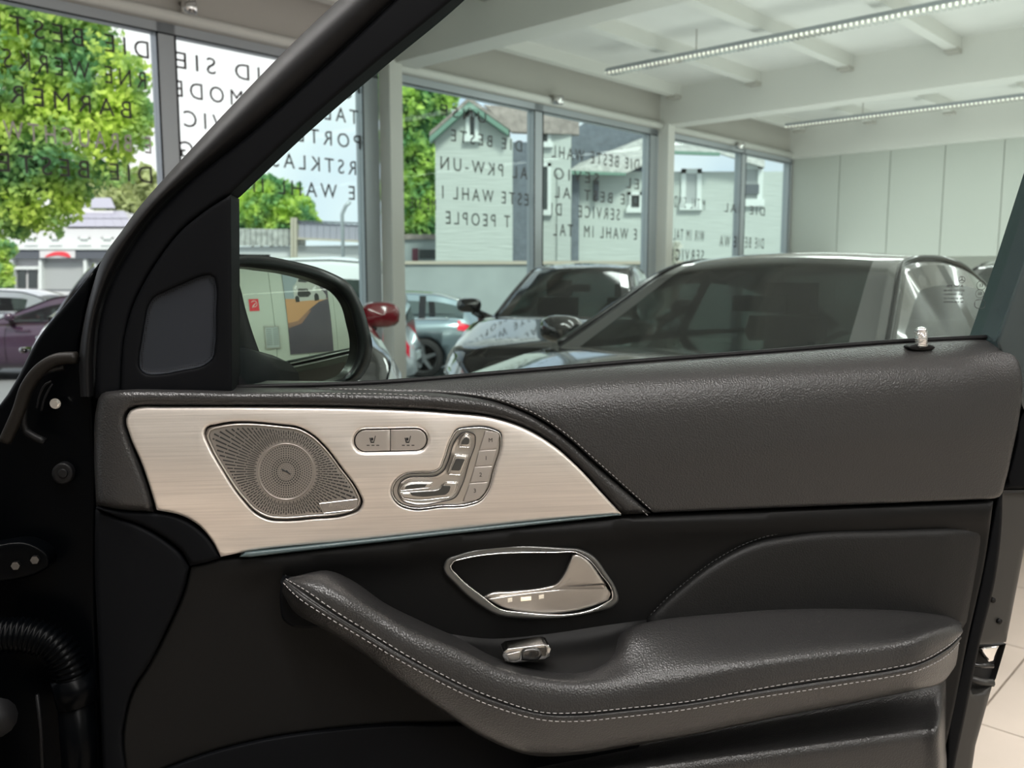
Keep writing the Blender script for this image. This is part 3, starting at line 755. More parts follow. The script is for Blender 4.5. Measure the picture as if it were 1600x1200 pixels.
    # door mirrors
    for s in mirrors:
        c0 = Vector((xA-.38, s*(hw+.09), mz)); vv = []; seg = 14
        for a_ in range(7):
            t = math.pi*a_/6; rr = math.sin(t)**.45
            def sq(w_): return math.copysign(abs(w_)**.7, w_)
            vv += [c0+Vector((.075*math.cos(t), .120*rr*sq(math.cos(2*math.pi*b_/seg)), .070*rr*sq(math.sin(2*math.pi*b_/seg)))) for b_ in range(seg)]
        ff = [(a_*seg+b_, a_*seg+(b_+1) % seg, (a_+1)*seg+(b_+1) % seg, (a_+1)*seg+b_) for a_ in range(6) for b_ in range(seg)]
        mo = mesh_obj('door_mirror', vv, ff, mirror_m or paint, e, True)
        w = MB(); w.tube([c0+Vector((.01, -s*.04, -.05)), c0+Vector((.02, -s*.16, -.11)), c0+Vector((.02, -s*.24, -.15))], [.035, .045, .05], 8); w.build('mirror_stem', GLOSSB, mo, True)
    # lamps, grille, bumper intake, plates
    nr = len(sec[0])
    for s in (-1, 1):
        for nm, mt, test, js in (('headlamp', LENS, lambda x: x > h-.46, (4, 5, 6)), ('tail_lamp', REDL, lambda x: x < -h+.40, (5, 6))):
            jj = js if s > 0 else tuple(19-j for j in js); ids = {}; vv = []; ff = []
            for i in range(1, len(sec)-2):
                if not test(xs[i]): continue
                for j in jj:
                    q = []
                    for (a_, b_) in ((i, j), (i, (j+1) % nr), (i+1, (j+1) % nr), (i+1, j)):
                        if (a_, b_) not in ids:
                            ids[(a_, b_)] = len(vv); p_ = sec[a_][b_]; vv.append((p_[0]*1.003, p_[1]*1.012, p_[2]+.003))
                        q.append(ids[(a_, b_)])
                    ff.append(tuple(q))
            if ff: mesh_obj(nm, vv, ff, mt, e, True)
    if grille:
        w = MB(); w.prism([(h-.03, -.42, .42), (h-.03, .42, .42), (h-.04, .36, .64), (h-.04, -.36, .64)], (.05, 0, 0)); gr = w.build('grille', DARKS, e)
        w = MB(); w.tube([(h+.03, -.40, .53), (h+.03, .40, .53)], .014, 6); w.build('grille_bar', CHROME, gr, True)
    w = MB(); w.prism([(h-.06, -.70, .26), (h-.06, .70, .26), (h-.04, .66, .38), (h-.04, -.66, .38)], (.07, 0, 0)); w.build('air_intake', DARKS, e)
    w = MB(); w.box((h+.02, -.26, .40), (h+.035, .26, .50)); w.build('front_plate', WINW, e)
    w = MB(); w.box((-h-.02, -.26, .50), (-h, .26, .61)); w.build('rear_plate', WINW, e)
    for s in (-1, 1):
        for x in (.52, -.42):
            w = MB(); yy = s*(hw+.004); w.tube([(x-.28, yy, .84), (x-.22, yy+s*.022, .845), (x-.10, yy+s*.022, .85), (x-.04, yy, .85)], .012, 6); w.build('door_handle', paint, e, True)
        for x in (-.62, .62):
            w = MB(); w.tube([(x, s*(hw-.002), .30), (x+.01, s*(hw+.001), .58), (x, s*(hw*.985), .80), (x-.01, s*hw*.955, .88)], .004, 4); w.build('door_gap', DARKS, e, True)
    return e

def hdg(phi): return (-math.sin(phi), -math.cos(phi))
# dark grey coupe-like car right beyond the open door
MAINB = [(2.22, .52), (2.16, .70), (1.9, .82), (.86, 1.01), (0, 1.02), (-1.35, 1.02), (-1.9, 1.0), (-2.14, .92), (-2.22, .55)]
build_car('parked_car', 'large dark grey car just beyond the open door, seen over its bonnet and windscreen', (1.241, 3.961), hdg(.785), DGREYP, body=MAINB, L_=4.44,
          roof=[(.762, 1.0), (.45, 1.19), (.15, 1.385), (-.05, 1.425), (-.35, 1.43), (-.65, 1.40), (-.95, 1.31), (-1.3, 1.17), (-1.75, 1.0)], xA=.762, xR=.065, xR2=-.85, wr=.557, wb=.78, xC=-1.45, pillar_x=(-.30,))
build_car('parked_car', 'black car parked nose-on by the middle windows, white sky mirrored in its bonnet', (.66, 8.37), hdg(.25), BLACKP, L_=4.1, Wd=1.80, xA=.80, xR=.0, xR2=-1.2, xC=-1.5, wr=.50, wb=.68,
          roof=[(.86, .97), (.45, 1.2), (0, 1.42), (-.4, 1.455), (-1.1, 1.40), (-1.6, 1.2), (-1.8, 1.0)], body=[(2.05, .5), (1.99, .68), (1.7, .80), (.9, .97), (0, .98), (-1.2, 1.0), (-1.7, 1.0), (-1.97, .9), (-2.05, .55)])
build_car('parked_car', 'black car with burgundy mirror cap, mostly hidden behind the door mirror and its dark frame', (-1.79, 5.08), hdg(-.42), BLACKP, L_=3.5, Wd=1.76, xA=.66, xR=-.1, xR2=-1.1, xC=-1.35, mirror_m=REDP, zsc=1.14, mirrors=(1,), wr=.60, wb=.80, mz=.97,
          roof=[(.72, .98), (.34, 1.11), (-.04, 1.21), (-.4, 1.24), (-1.0, 1.22), (-1.45, 1.12), (-1.65, 1.0)], body=[(1.75, .5), (1.69, .72), (1.4, .86), (.72, .98), (0, .99), (-1.0, 1.0), (-1.45, 1.0), (-1.67, .92), (-1.75, .55)])
build_car('parked_car', 'black front wing and sill of the car whose door stands open', (-.61, -.49), (-.74, .67), BLACKP, zsc=1.12, L_=4.8, Wd=1.9, mirrors=(1,), opening=True, pillar_x=(-.25,))
build_car('parked_car', 'dark car at the far right by the panelled wall, behind the dark grey car', (5.0, 8.4), (-U.x, -U.y), BLACKP, roof=[(.88, .96), (.43, 1.2), (-.1, 1.45), (-.4, 1.5), (-1, 1.5), (-1.6, 1.42), (-2.1, 1.2), (-2.25, 1.0)])
# outside
wag = [(.95, .95), (.5, 1.17), (.0, 1.38), (-.3, 1.44), (-1.0, 1.45), (-1.6, 1.42), (-2.0, 1.30), (-2.28, 1.0)]
build_car('parked_car', 'silver blue estate car with chrome window line and red tail lamp outside', (-2.85, 15.6), (-1, .03), SILVERP, zg=GZ, roof=wag, xR2=-1.9, xC=-2.05, chrome=True, pillar_x=(-.62, -1.35), glass=glass_mat('grey car glass', (.55, .6, .6)))
build_car('parked_car', 'tall white car outside, roof showing above the door mirror and tail lamp past the column', (-3.75, 12.9), (-1, .0), WHITEP, zg=GZ, roof=[(1.0, 1.0), (.6, 1.4), (.2, 1.85), (-.2, 1.96), (-1.2, 1.98), (-1.8, 1.93), (-2.1, 1.6), (-2.25, 1.05)], xR2=-1.9)
build_car('parked_car', 'dark plum car outside the leftmost window, pointing left', (-7.8, 15.1), (-.97, -.22), PURPLEP, zg=GZ)
build_car('parked_car', 'white car parked furthest left outside, roof just below the shop front', (-11.5, 18.2), (-1, 0), WHITEP, zg=GZ, roof=wag, xR2=-1.9)

# ================================================================== THE OPEN CAR DOOR
door = empty('car_door', (0, DOOR_Y, 0), DOOR_A)
tag(door, 'open black leather car door with a brushed aluminium control panel, filling the lower half', 'car door')
def curve(pts, per=6): return smooth(pts, per, False)
BELT = [(362, 607), (600, 597), (800, 581), (1000, 564), (1200, 549), (1400, 534), (1530, 528)]
def belt(x): return lerp([p[0] for p in BELT], [p[1] for p in BELT], x)
SEAM = [(362, 610), (480, 611), (600, 613), (700, 616), (778, 628), (832, 648), (885, 682), (930, 722), (975, 762), (1018, 801)]
def ledge(x): return lerp([148, 345, 700, 970, 1250, 1555], [885, 873, 832, 806, 794, 782], x)

# --- structural shell of the door behind everything
shell_out = smooth([(-60, 650, 1), (0, 634), (12, 618), (24, 596, 1), (118, 560, 1), (140, 600, 1), (600, 605, 1), (1530, 534, 1), (1700, 560, 1), (1700, 700, 1), (1600, 860, 1), (1572, 1003, 1), (1545, 1006), (1516, 1011), (1512, 1050), (1520, 1085), (1550, 1072, 1), (1524, 1165, 1), (1500, 1330, 1), (-80, 1330, 1)], 14)
pad('door_shell', shell_out, lambda x, y: -.055 if x < 160 else -.03, SHELL, door, r=8, drop=.004, back=.05, step=60)
front = smooth([(-60, 650, 1), (0, 632), (12, 616), (24, 596), (62, 525), (110, 467), (160, 405, 1), (146, 440), (132, 500), (123, 560), (146, 610, 1), (150, 700), (150, 900), (165, 1330, 1), (-80, 1330, 1)], 12)
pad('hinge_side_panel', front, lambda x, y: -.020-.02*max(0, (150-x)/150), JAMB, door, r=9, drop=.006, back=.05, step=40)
pts = [L(x, y, -.006) for x, y in curve([(8, 690), (30, 640), (42, 605), (62, 578), (88, 562), (121, 559)])]
b = MB(); b.tube(pts, .0065, 8); b.build('weatherstrip', mat('worn brown rubber', (.006, .005, .004), .5, spec=.12), door, True)
pts = [L(x, y, -.012) for x, y in curve([(118, 700), (70, 690), (38, 668), (38, 640), (48, 606), (70, 580), (100, 572)])][8:]
b = MB(); b.tube(pts, .004, 6); b.build('inner_seal', RUBBER, door, True)
for q in (((58, 638), (62, 618), (72, 600), (80, 596)), ((65, 642), (70, 622), (77, 608), (82, 600))):
    b = MB(); b.tube([L(x, y, -.016) for x, y in curve(list(q))], .0011, 6); b.build('pressed_rib', RUBBER, door, True)
b = MB(); c = L(88, 630, -.02)
for r_, y0, y1 in ((.0055, 0, -.003), (.0038, -.003, -.006)): b.tube([c+Vector((0, y0, 0)), c+Vector((0, y1, 0))], r_, 6 if r_ < .005 else 16)
b.build('hinge_bolt', CHROME, door)
for rr, mm, nm in ((17, JAMB, 'rubber_plug'),):
    c = [(98+rr*math.cos(t), 740+rr*math.sin(t)) for t in np.linspace(0, 2*math.pi, 33)[:-1]]
    pl_ = pad(nm, c, -.016, RUBBER, door, r=5, drop=.003, back=.008, step=8)
    c = [(98+8*math.cos(t), 740+8*math.sin(t)) for t in np.linspace(0, 2*math.pi, 25)[:-1]]
    pad('plug_centre', c, -.0135, RUBBER, pl_, r=3, drop=.002, back=.004, step=8)
pad('hinge_bracket', smooth([(-30, 856, 1), (50, 850), (66, 858), (76, 868), (76, 884), (60, 896), (30, 905), (-30, 912, 1)], 6), -.004, JAMB, door, r=6, drop=.004, back=.02, step=16)
for x, y in ((27, 882), (57, 873)):
    b = MB(); c = L(x, y, -.004); b.tube([c, c+Vector((0, -.005, 0))], .0045, 6); b.build('hinge_bolt', mat('dull steel', (.12, .12, .12), .3, metal=1), door)
# corrugated cable hose
path = [L(x, y, .0) for x, y in curve([(-25, 993), (10, 992), (45, 993), (80, 1006), (104, 1032), (114, 1062)], 2.6)]
b = MB(); rs = [.0165+.0022*math.cos(i*2*math.pi/3) for i in range(len(path))]
b.tube(path, rs, 16); hose = b.build('cable_hose', JAMB, door, True)
b = MB(); b.tube([L(112, 1056, 0), L(122, 1096, 0)], .021, 14); b.build('hose_grommet', JAMB, hose, True)
b = MB(); b.tube([L(118, 1090, 0), L(124, 1180, -.005), L(126, 1300, -.01)], .018, 12); b.build('hose_boot', JAMB, door, True)
b = MB(); b.tube([L(58, 1085, 0), L(64, 1140, 0), L(70, 1290, 0)], .0022, 6); b.build('body_edge', RUBBER, door, True)
b = MB(); b.tube([L(-6, 1122, 0), L(-6, 1122, .02)], .02, 14); b.build('rubber_buffer', RUBBER, door, True)

# --- window frame: outer seal, sash cover, sail panel
O = [(126, 620), (124, 560), (131, 505), (143, 455), (160, 405), (190, 362), (232, 307), (340, 190), (450, 76), (562, -30), (700, -160)]
L2 = [(147, 620), (147, 560), (153, 500), (168, 450), (189, 408), (222, 357), (277, 298), (396, 202), (502, 106), (610, 4), (760, -140)]
st = []
for (ox, oy), (lx, ly) in zip(O, L2):
    m1 = (ox*.75+lx*.25, oy*.75+ly*.25); m2 = (ox*.4+lx*.6, oy*.4+ly*.6)
    st.append([L(ox, oy, -.04), L(ox, oy, -.015), L(*m1, .006), L(*m2, .010), L(lx-1, ly-1, -.002), L(lx, ly, -.012), L(lx+7, ly+6, -.035)])
loft('window_seal', st, RUBBER, door, 5, 4)
crease = [(147, 625), (185, 560), (196, 510), (207, 478), (222, 446), (250, 400), (287, 355), (322, 327), (360, 303)]
sash = smooth([(149, 622, 1), (150, 560), (156, 500), (171, 450), (192, 410), (225, 359), (280, 300), (398, 204), (504, 108), (612, 6), (764, -138, 1), (850, -138, 1), (712, -5), (600, 87), (480, 190), (362, 301, 1), (322, 327), (287, 355), (250, 400), (222, 446), (207, 478), (196, 520), (188, 622, 1)], 9)
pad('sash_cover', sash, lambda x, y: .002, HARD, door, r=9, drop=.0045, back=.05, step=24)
sail = smooth([(188, 622, 1), (196, 520), (207, 480), (222, 448), (250, 402), (287, 357), (322, 329), (361, 304, 1), (363, 618, 1)], 8)
tw = smooth([(328, 429.5), (335, 434), (337.5, 445), (337.5, 490), (336, 540), (332, 560), (320, 569.5), (285, 578.5), (245, 585), (228, 584), (219, 576), (217.5, 562), (222, 530), (227, 500), (231, 480), (239, 466.5), (262, 454), (290, 441.5), (315, 431.5)], 6)
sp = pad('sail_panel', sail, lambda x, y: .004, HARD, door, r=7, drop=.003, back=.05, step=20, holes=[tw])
def mesh_mat(name):
    m = mat(name, (.02, .022, .025), .55, spec=.08); t = m.node_tree; b_ = t.nodes['Principled BSDF']
    co = t.nodes.new('ShaderNodeTexCoord'); vo = t.nodes.new('ShaderNodeTexVoronoi'); vo.inputs['Scale'].default_value = 520; vo.inputs['Randomness'].default_value = .12
    r = t.nodes.new('ShaderNodeValToRGB'); r.color_ramp.elements[0].position = .28; r.color_ramp.elements[1].position = .42
    r.color_ramp.elements[0].color = (.0005, .0005, .0005, 1); r.color_ramp.elements[1].color = (.016, .018, .022, 1)
    t.links.new(co.outputs['Object'], vo.inputs['Vector']); t.links.new(vo.outputs['Distance'], r.inputs[0]); t.links.new(r.outputs[0], b_.inputs['Base Color']); return m
pad('tweeter_grille', tw, lambda x, y: -.001, mesh_mat('tweeter mesh'), sp, r=9, drop=-.004, back=.004, step=14)

# --- window glass, belt seal, rear frame
gl = [L(x, y, -.040) for x, y in ((355, 640), (1640, 560), (1900, -260), (980, -260), (712, -16), (355, 296))]
mesh_obj('window_glass', gl, [(0, 1, 2, 3, 4, 5)], WGLASS, door)
b = MB(); b.tube([L(x, y, -.030) for x, y in curve([(355, 606), (600, 597.5), (800, 581.5), (1000, 564.5), (1200, 549.5), (1400, 534), (1540, 527)])], .0035, 6); b.build('belt_seal', RUBBER, door, True)
rf = smooth([(1556, 534, 1), (1600, 408, 1), (1752, -60, 1), (1850, -60, 1), (1760, 300, 1), (1720, 620, 1), (1600, 640, 1)], 20)
pad('rear_window_frame', rf, -.006, mat('green-black gloss trim', (.02, .03, .032), .25, spec=.6), door, r=7, drop=.004, back=.05, step=40)
TX = Matrix(((1, 0, 0), (0, 0, -1), (0, 1, 0))); TXM = Matrix(((-1, 0, 0), (0, 0, 1), (0, 1, 0)))
PX = px2m(800, 700)
INK = mat('faint glass print', (.02, .022, .022), .7)
for body_, x, y, w, h_ in (('A 167 720', 1492, 447, 30, 3.6), ('SEKURIT 43R-00', 1491, 454, 38, 3.2), ('AS2  TEMPERED', 1490, 460, 34, 3.0), ('M5 20 DOT 27', 1490, 466.5, 36, 3.0), ('E6 43R-001584', 1490, 472, 36, 3.0), ('. . .', 1500, 491, 14, 3.0)):
    text_on('glass_marking', body_, L(x, y, -.038), h_*PX, TXM, INK, door, width=w*PX)
for x, y, r_ in ((1503, 437, 5), (1533, 446, 7), (1531, 459, 6.5)):
    b = MB(); b.tube([L(x+r_*math.cos(t), y+r_*math.sin(t), -.038) for t in np.linspace(0, 2*math.pi, 25)], .0003, 4, False); mk = b.build('marking_ring', INK, door)
    if r_ == 5:
        for k in range(3):
            t = math.pi/2+k*2*math.pi/3; b = MB(); b.tube([L(x, y, -.038), L(x+5*math.cos(t), y-5*math.sin(t), -.038)], .0004, 4); b.build('star_arm', INK, mk)
    else: text_on('marking_text', 'E1' if r_ == 7 else 'E6', L(x, y, -.038), 5*PX, TXM, INK, mk)
b = MB(); b.tube([L(x, y, -.038) for x, y in smooth([(1524, 470), (1538, 470), (1538, 480), (1524, 480)], 2)], .0004, 4); b.build('marking_box', INK, door)

# --- upper leather pad (right of the seam) and the band round the metal panel
def d_top(x, y):
    t = (y-belt(min(max(x, 362), 1530)))
    r = -.030+.052*(1-math.exp(-max(t, 0)/26.0)) - .010*max(0, (t-150)/120)
    if x > 1500: r -= .010*((x-1500)/90)**2
    return r
bp = [(x, y+1.5) for x, y in BELT]
right_pad = smooth([(362, 609, 1)]+[(600, 599.5), (800, 583.5), (1000, 566), (1200, 551), (1400, 535.5), (1530, 529.5), (1562, 535), (1582, 550), (1592, 566), (1597, 590), (1593, 650), (1583, 700), (1571, 752), (1562, 776), (1545, 780, 1), (1250, 792), (1020, 801, 1)]+[p for p in SEAM[::-1][1:-1]], 8)
pad('upper_trim', right_pad, d_top, LEATHER, door, r=7, drop=.004, back=.03, step=13)
trim_top = [(246, 636), (400, 636), (560, 638), (700, 645), (770, 653), (825, 672), (868, 699), (905, 732), (940, 770), (971, 803)]
trim_left = [(345, 870, 1), (330, 843), (312, 822), (285, 806), (245, 797, 1), (240, 780), (222, 725), (203, 680), (197, 655), (204, 641), (224, 636)]
metal_out = smooth([(246, 636), (400, 636), (560, 638), (700, 645), (770, 653), (825, 672), (868, 699), (905, 732), (940, 770), (971, 803, 1), (860, 812), (700, 829), (540, 846), (380, 863)]+trim_left, 7)
def d_band(x, y):
    return d_top(x, y) if y < 600 else .020
band = smooth([(362, 611, 1)]+SEAM[1:-1]+[(1018, 802, 1), (973, 804, 1), (940, 768), (905, 730), (868, 697), (825, 670), (770, 651), (700, 643), (560, 636), (400, 634), (246, 634), (222, 634), (202, 639), (195, 655), (201, 680), (219, 725), (237, 780), (240, 800, 1), (185, 796), (150, 790, 1), (147, 700), (150, 640), (158, 614), (185, 610), (280, 609)], 7)
pad('trim_surround', band, lambda x, y: .018-.012*max(0, min(1, (190-x)/45)), LEATHER, door, r=13, drop=.014, back=.03, step=14)
st_up = [L(x, y-4, d_top(x, y-4)-.0008) for x, y in curve(SEAM)][2:]
stitches('stitching', st_up, THREAD, door, .0030, .0024, .00042, .0006)
st_lo = curve([(x-3.5, y+6.5) for x, y in SEAM[:1]+SEAM[3:]]) 
stitches('stitching', [L(x, y, .0145) for x, y in st_lo][6:], THREAD, door, .0030, .0024, .00042, .0004)

# --- brushed metal panel with its holes
spk = smooth([(319, 677), (323, 667), (337, 663), (442, 663), (465, 666), (487, 677), (508, 696), (534, 730), (562, 771), (567, 784), (561, 797), (544, 804), (487, 811), (441, 814), (420, 812), (401, 803), (379, 781), (347, 734), (324, 691)], 5)
def stadium(cx0, cy0, cx1, cy1, R, n=10):
    o = []
    for k in range(n+1): t = math.pi/2+math.pi*k/n; o.append((cx0+R*math.cos(t), cy0+R*math.sin(t)))
    for k in range(n+1): t = -math.pi/2+math.pi*k/n; o.append((cx1+R*math.cos(t), cy1+R*math.sin(t)))
    return smooth([(x, y, 1) for x, y in o], 5)
pill = stadium(571, 688.6, 650, 687, 19.3)
pill_old = smooth([(575, 669), (647, 668), (661, 672), (670, 686), (663, 701), (649, 706), (577, 708), (560, 704), (550, 688), (559, 673)], 4)
seatc = smooth([(611, 769), (616, 753), (631, 741), (655, 738), (679, 736), (687, 731), (692, 720), (705, 684), (714, 671), (729, 668), (770, 670), (782, 676), (784, 689), (773, 735), (762, 769), (751, 782), (732, 789), (690, 792), (642, 795), (626, 790), (615, 780)], 4)
def d_metal(x, y):
    t = max(0, min(1, (300-x)/100))*max(0, min(1, (y-690)/120))
    return .012+.0065*math.sin(math.pi*min(1, max(0, (y-636)/190)))-.004*max(0, min(1, (390-x)/60))*max(0, min(1, (y-790)/60))
pad('metal_trim', metal_out, d_metal, ALU, door, r=5, drop=.003, back=.02, step=14, holes=[spk, pill, seatc])
strip = [(x, y) for x, y in ((384, 863.5), (460, 855.5), (540, 847), (620, 838.5), (700, 829.5), (780, 821), (860, 812.5), (968, 802.5), (971, 805), (860, 817.5), (780, 826.5), (700, 835.5), (620, 844.5), (540, 853.5), (460, 862.5), (392, 870.5), (374, 870))]
strip = smooth([(x, y, 1) for x, y in strip], 8)
pad('ambient_strip', strip, .0165, mat('teal grey light strip', (.055, .08, .085), .35, spec=.5), door, r=2.4, drop=.003, back=.02, step=20)

# speaker
spi = [(445+(x-445)*.982, 738+(y-738)*.972) for x, y in spk]
ring_ = pad('speaker_grille', spi, lambda x, y: .0125+.001*math.sin(max(0, min(1, (y-663)/150))*3.1), GREYM, door, r=7, drop=.0035, back=.01, step=12)
rim = MB(); rim.tube([L(445+(x-445)*.955, 738+(y-738)*.935, .0142) for x, y in spk]+[L(445+(spk[0][0]-445)*.955, 738+(spk[0][1]-738)*.935, .0142)], .0011, 6, False)
rim.build('grille_rim', SILVER, ring_, True)
inn = [(445+(x-445)*.90, 738+(y-738)*.875) for x, y in spk]
innA = np.array(inn)
slot = MB(); CX, CY = 447, 737
plate_out = smooth([(499, 787, 1), (559, 780, 1), (559, 789), (552, 796), (540, 798), (506, 802, 1)], 4)
for k in range(104):
    t = 2*math.pi*k/104; dx, dy = math.cos(t), math.sin(t)
    far = 47
    rr = np.arange(47, 160, 1.0); ok = inside(np.stack([CX+rr*dx, CY+rr*dy], 1), inn); rmax = rr[ok].max() if ok.any() else 47
    r0 = 47+(k % 2)*3.0
    while r0 < rmax-1:
        left = (dx < -.2 and dy < .25)
        ln = (14 if left else 6.5)*(1+.4*((r0-47)/60)); r1 = min(r0+ln, rmax); wd = .55+.0125*(r0-40)*1.0
        wd = min(wd, 1.35)
        x0, y0, x1, y1 = CX+r0*dx, CY+r0*dy, CX+r1*dx, CY+r1*dy
        if r1-r0 > 1.2 and not inside(np.array([[(x0+x1)/2, (y0+y1)/2]]), plate_out)[0] and not inside(np.array([[x1, y1]]), plate_out)[0]:
            nx, ny = -dy*wd, dx*wd
            slot.add([L(x0+nx*.8, y0+ny*.8, .0142), L(x1+nx, y1+ny, .0142), L(x1-nx, y1-ny, .0142), L(x0-nx*.8, y0-ny*.8, .0142)], [(0, 1, 2, 3)])
        r0 = r1+1.5
for ri, n_ in ((6, 12), (9, 18), (12, 24), (15, 28), (18.5, 32), (22, 36), (25.5, 42), (29, 48), (32.5, 54), (36, 60), (39.5, 64)):
    for k in range(n_):
        t = 2*math.pi*(k+.5*(int(ri*2) % 2))/n_; x, y = CX+ri*math.cos(t), CY+ri*math.sin(t); q = .62 if ri < 14 else (1.25 if ri < 24 else 1.0)
        slot.add([L(x+q*math.cos(a), y+q*math.sin(a), .0142) for a in np.linspace(0, 2*math.pi, 7)[:-1]], [(0, 1, 2, 3, 4, 5)])
slot.build('grille_slots', DARKS, ring_, kind='stuff')
b = MB(); b.tube([L(CX+43.5*math.cos(t), CY+43.5*math.sin(t), .0138) for t in np.linspace(0, 2*math.pi, 60)], .0008, 5, False); b.build('centre_ring', GREYM, ring_, True)
pad('name_plate', plate_out, .0150, GREYM, ring_, r=2, drop=.0008, back=.002, step=8)
b = MB(); b.tube([L(x, y, .0152) for x, y in plate_out+[plate_out[0]]], .0004, 4, False); b.build('plate_edge', SILVER, ring_)
text_on('plate_script', 'Burmester', L(532, 791, .0153), 6.0*PX, Matrix.Rotation(math.radians(7), 3, 'Y') @ TX, SILVER, ring_, width=36*PX, shear=.3)
b = MB()
for a0, a1 in (((440, 733), (454, 741)), ((441, 735), (447, 737)), ((447, 735), (453, 741))): b.tube([L(*a0, .0148), L(*a1, .0148)], .0006, 4)
b.build('centre_mark', DARKS, ring_, kind='stuff')

# seat heating buttons
def offset(pl, c, sx, sy): return [(c[0]+(x-c[0])*sx, c[1]+(y-c[1])*sy) for x, y in pl]
pc = (610, 688)
bz_ = pad('button_bezel', offset(pill, pc, .985, .96), .0115, DARKS, door, r=2, drop=.001, back=.006, step=10)
b = MB(); b.tube([L(x, y, .0145) for x, y in pill+[pill[0]]], .0009, 6, False); b.build('bezel_ring', SILVER, bz_, True)
def clip_x(poly, x0, x1, slope=0):
    out = []
    for x, y in poly:
        xx = min(max(x, x0+slope*(y-688)), x1+slope*(y-688)); out.append((xx, y))
    res = [out[0]]
    for p in out[1:]:
        if math.hypot(p[0]-res[-1][0], p[1]-res[-1][1]) > .6: res.append(p)
    return res
inp = stadium(571, 688.6, 650, 687, 16.4)
inp_old = smooth([(577, 672), (610, 671.5), (646, 671.5), (658, 675), (666, 686), (660, 698), (648, 703), (610, 704), (578, 705), (563, 701), (554, 688), (563, 676)], 3)
def half(poly, side):
    pts = [p for p in poly if (p[0] < 609.3 if side == 0 else p[0] > 610.7)]
    # rotate so that the cut lies between last and first
    xs = 609.3 if side == 0 else 610.7
    i0 = max(range(len(pts)), key=lambda i: math.hypot(pts[i][0]-pts[i-1][0], pts[i][1]-pts[i-1][1]))
    pts = pts[i0:]+pts[:i0]
    return pts+[(xs, pts[-1][1]), (xs, pts[0][1])]
for s_ in (0, 1):
    hb = pad('seat_heater_button', half(inp, s_), .0145, BTN, bz_, r=2, drop=.0006, back=.004, step=8)
    cx = 582 if s_ == 0 else 637
    b = MB()
    b.prism([L(cx-3.5, 684, .0147), L(cx-1.5, 690, .0147), L(cx+2.5, 690, .0147), L(cx+2.8, 692, .0147), L(cx-2.8, 692, .0147), L(cx-5, 684, .0147)], (0, -.0002, 0))
    b.prism([L(cx+3, 690, .0147), L(cx+5.2, 681, .0147), L(cx+3.9, 681, .0147), L(cx+1.6, 690, .0147)], (0, -.0002, 0))
    b.prism([L(cx-3, 684, .0147), L(cx+1.5, 684, .0147), L(cx+1.0, 688.5, .0147), L(cx-2, 688.5, .0147)], (0, -.0002, 0))
    for q in (-9, -1.5, 6): b.prism([L(cx+q, 695.2, .0147), L(cx+q+4.5, 695.2, .0147), L(cx+q+4.5, 696.5, .0147), L(cx+q, 696.5, .0147)], (0, -.0002, 0))
    b.build('seat_symbol', DARKS, bz_, kind='stuff')

# seat adjuster
sc_ = (700, 735)
sb = pad('seat_switch_panel', offset(seatc, sc_, .985, .982), .0120, SILVER, door, r=3, drop=.0015, back=.008, step=9)
b = MB(); b.tube([L(x, y, .0140) for x, y in seatc+[seatc[0]]], .0012, 6, False); b.build('bezel_groove', DARKS, sb, True)
b = MB(); b.tube([L(x, y, .0148) for x, y in offset(seatc, sc_, .985, .975)]+[L(*offset(seatc, sc_, .985, .975)[0], .0148)], .0006, 6, False); b.build('bezel_ring', CHROME, sb, True)
def q4(pts): return [(530+x*.1875, 640+y*.1875) for x, y in pts]
recess = smooth(q4([(490, 680), (520, 600), (570, 570), (700, 560), (815, 548), (870, 510), (900, 450), (980, 240), (1020, 198), (1075, 188), (1130, 212), (1135, 260), (1085, 430), (1020, 640), (970, 730), (850, 768), (600, 787), (530, 762)]), 3)
pad('switch_recess', recess, .0128, SILVER, sb, r=9, drop=-.0022, back=0, step=6)
b = MB(); b.tube([L(x, y, .0152) for x, y in recess+[recess[0]]], .0005, 5, False); b.build('recess_edge', DARKS, sb)
for nm, pts in (('headrest_switch', [(1000, 312, 1), (1020, 245), (1050, 212), (1085, 215), (1097, 250), (1088, 315, 1)]), ('backrest_switch', [(965, 372, 1), (1075, 380, 1), (1015, 545, 1), (905, 540, 1)]),
                ('cushion_switch', [(512, 692, 1), (700, 680), (840, 662), (872, 640), (885, 600, 1), (990, 604, 1), (965, 690), (930, 725), (850, 738), (580, 748), (530, 735)]), ('bolster_switch', [(510, 678, 1), (530, 635), (560, 622), (785, 605, 1), (748, 652, 1)])):
    pts_ = [((530+p[0]*.1875, 640+p[1]*.1875)+((1,) if len(p) > 2 else ())) for p in pts]
    o = pad(nm, smooth(pts_, 3), .0165, SILVER, sb, r=3.5, drop=.0025, back=.006, step=6)
    c = np.mean([(p[0], p[1]) for p in pts_], axis=0)
    pad('switch_face', [(c[0]+(x-c[0])*.72+0, c[1]+(y-c[1])*.62) for x, y in smooth(pts_, 3)], .01665, mat('dark satin metal', (.07, .07, .068), .3, metal=.7), o, r=2, drop=.0004, back=0, step=6)
    b = MB(); lo = smooth(pts_, 3); b.tube([L(x, y, .0156) for x, y in lo+[lo[0]]], .0005, 5, False); b.build('switch_edge', CHROME, o, True)
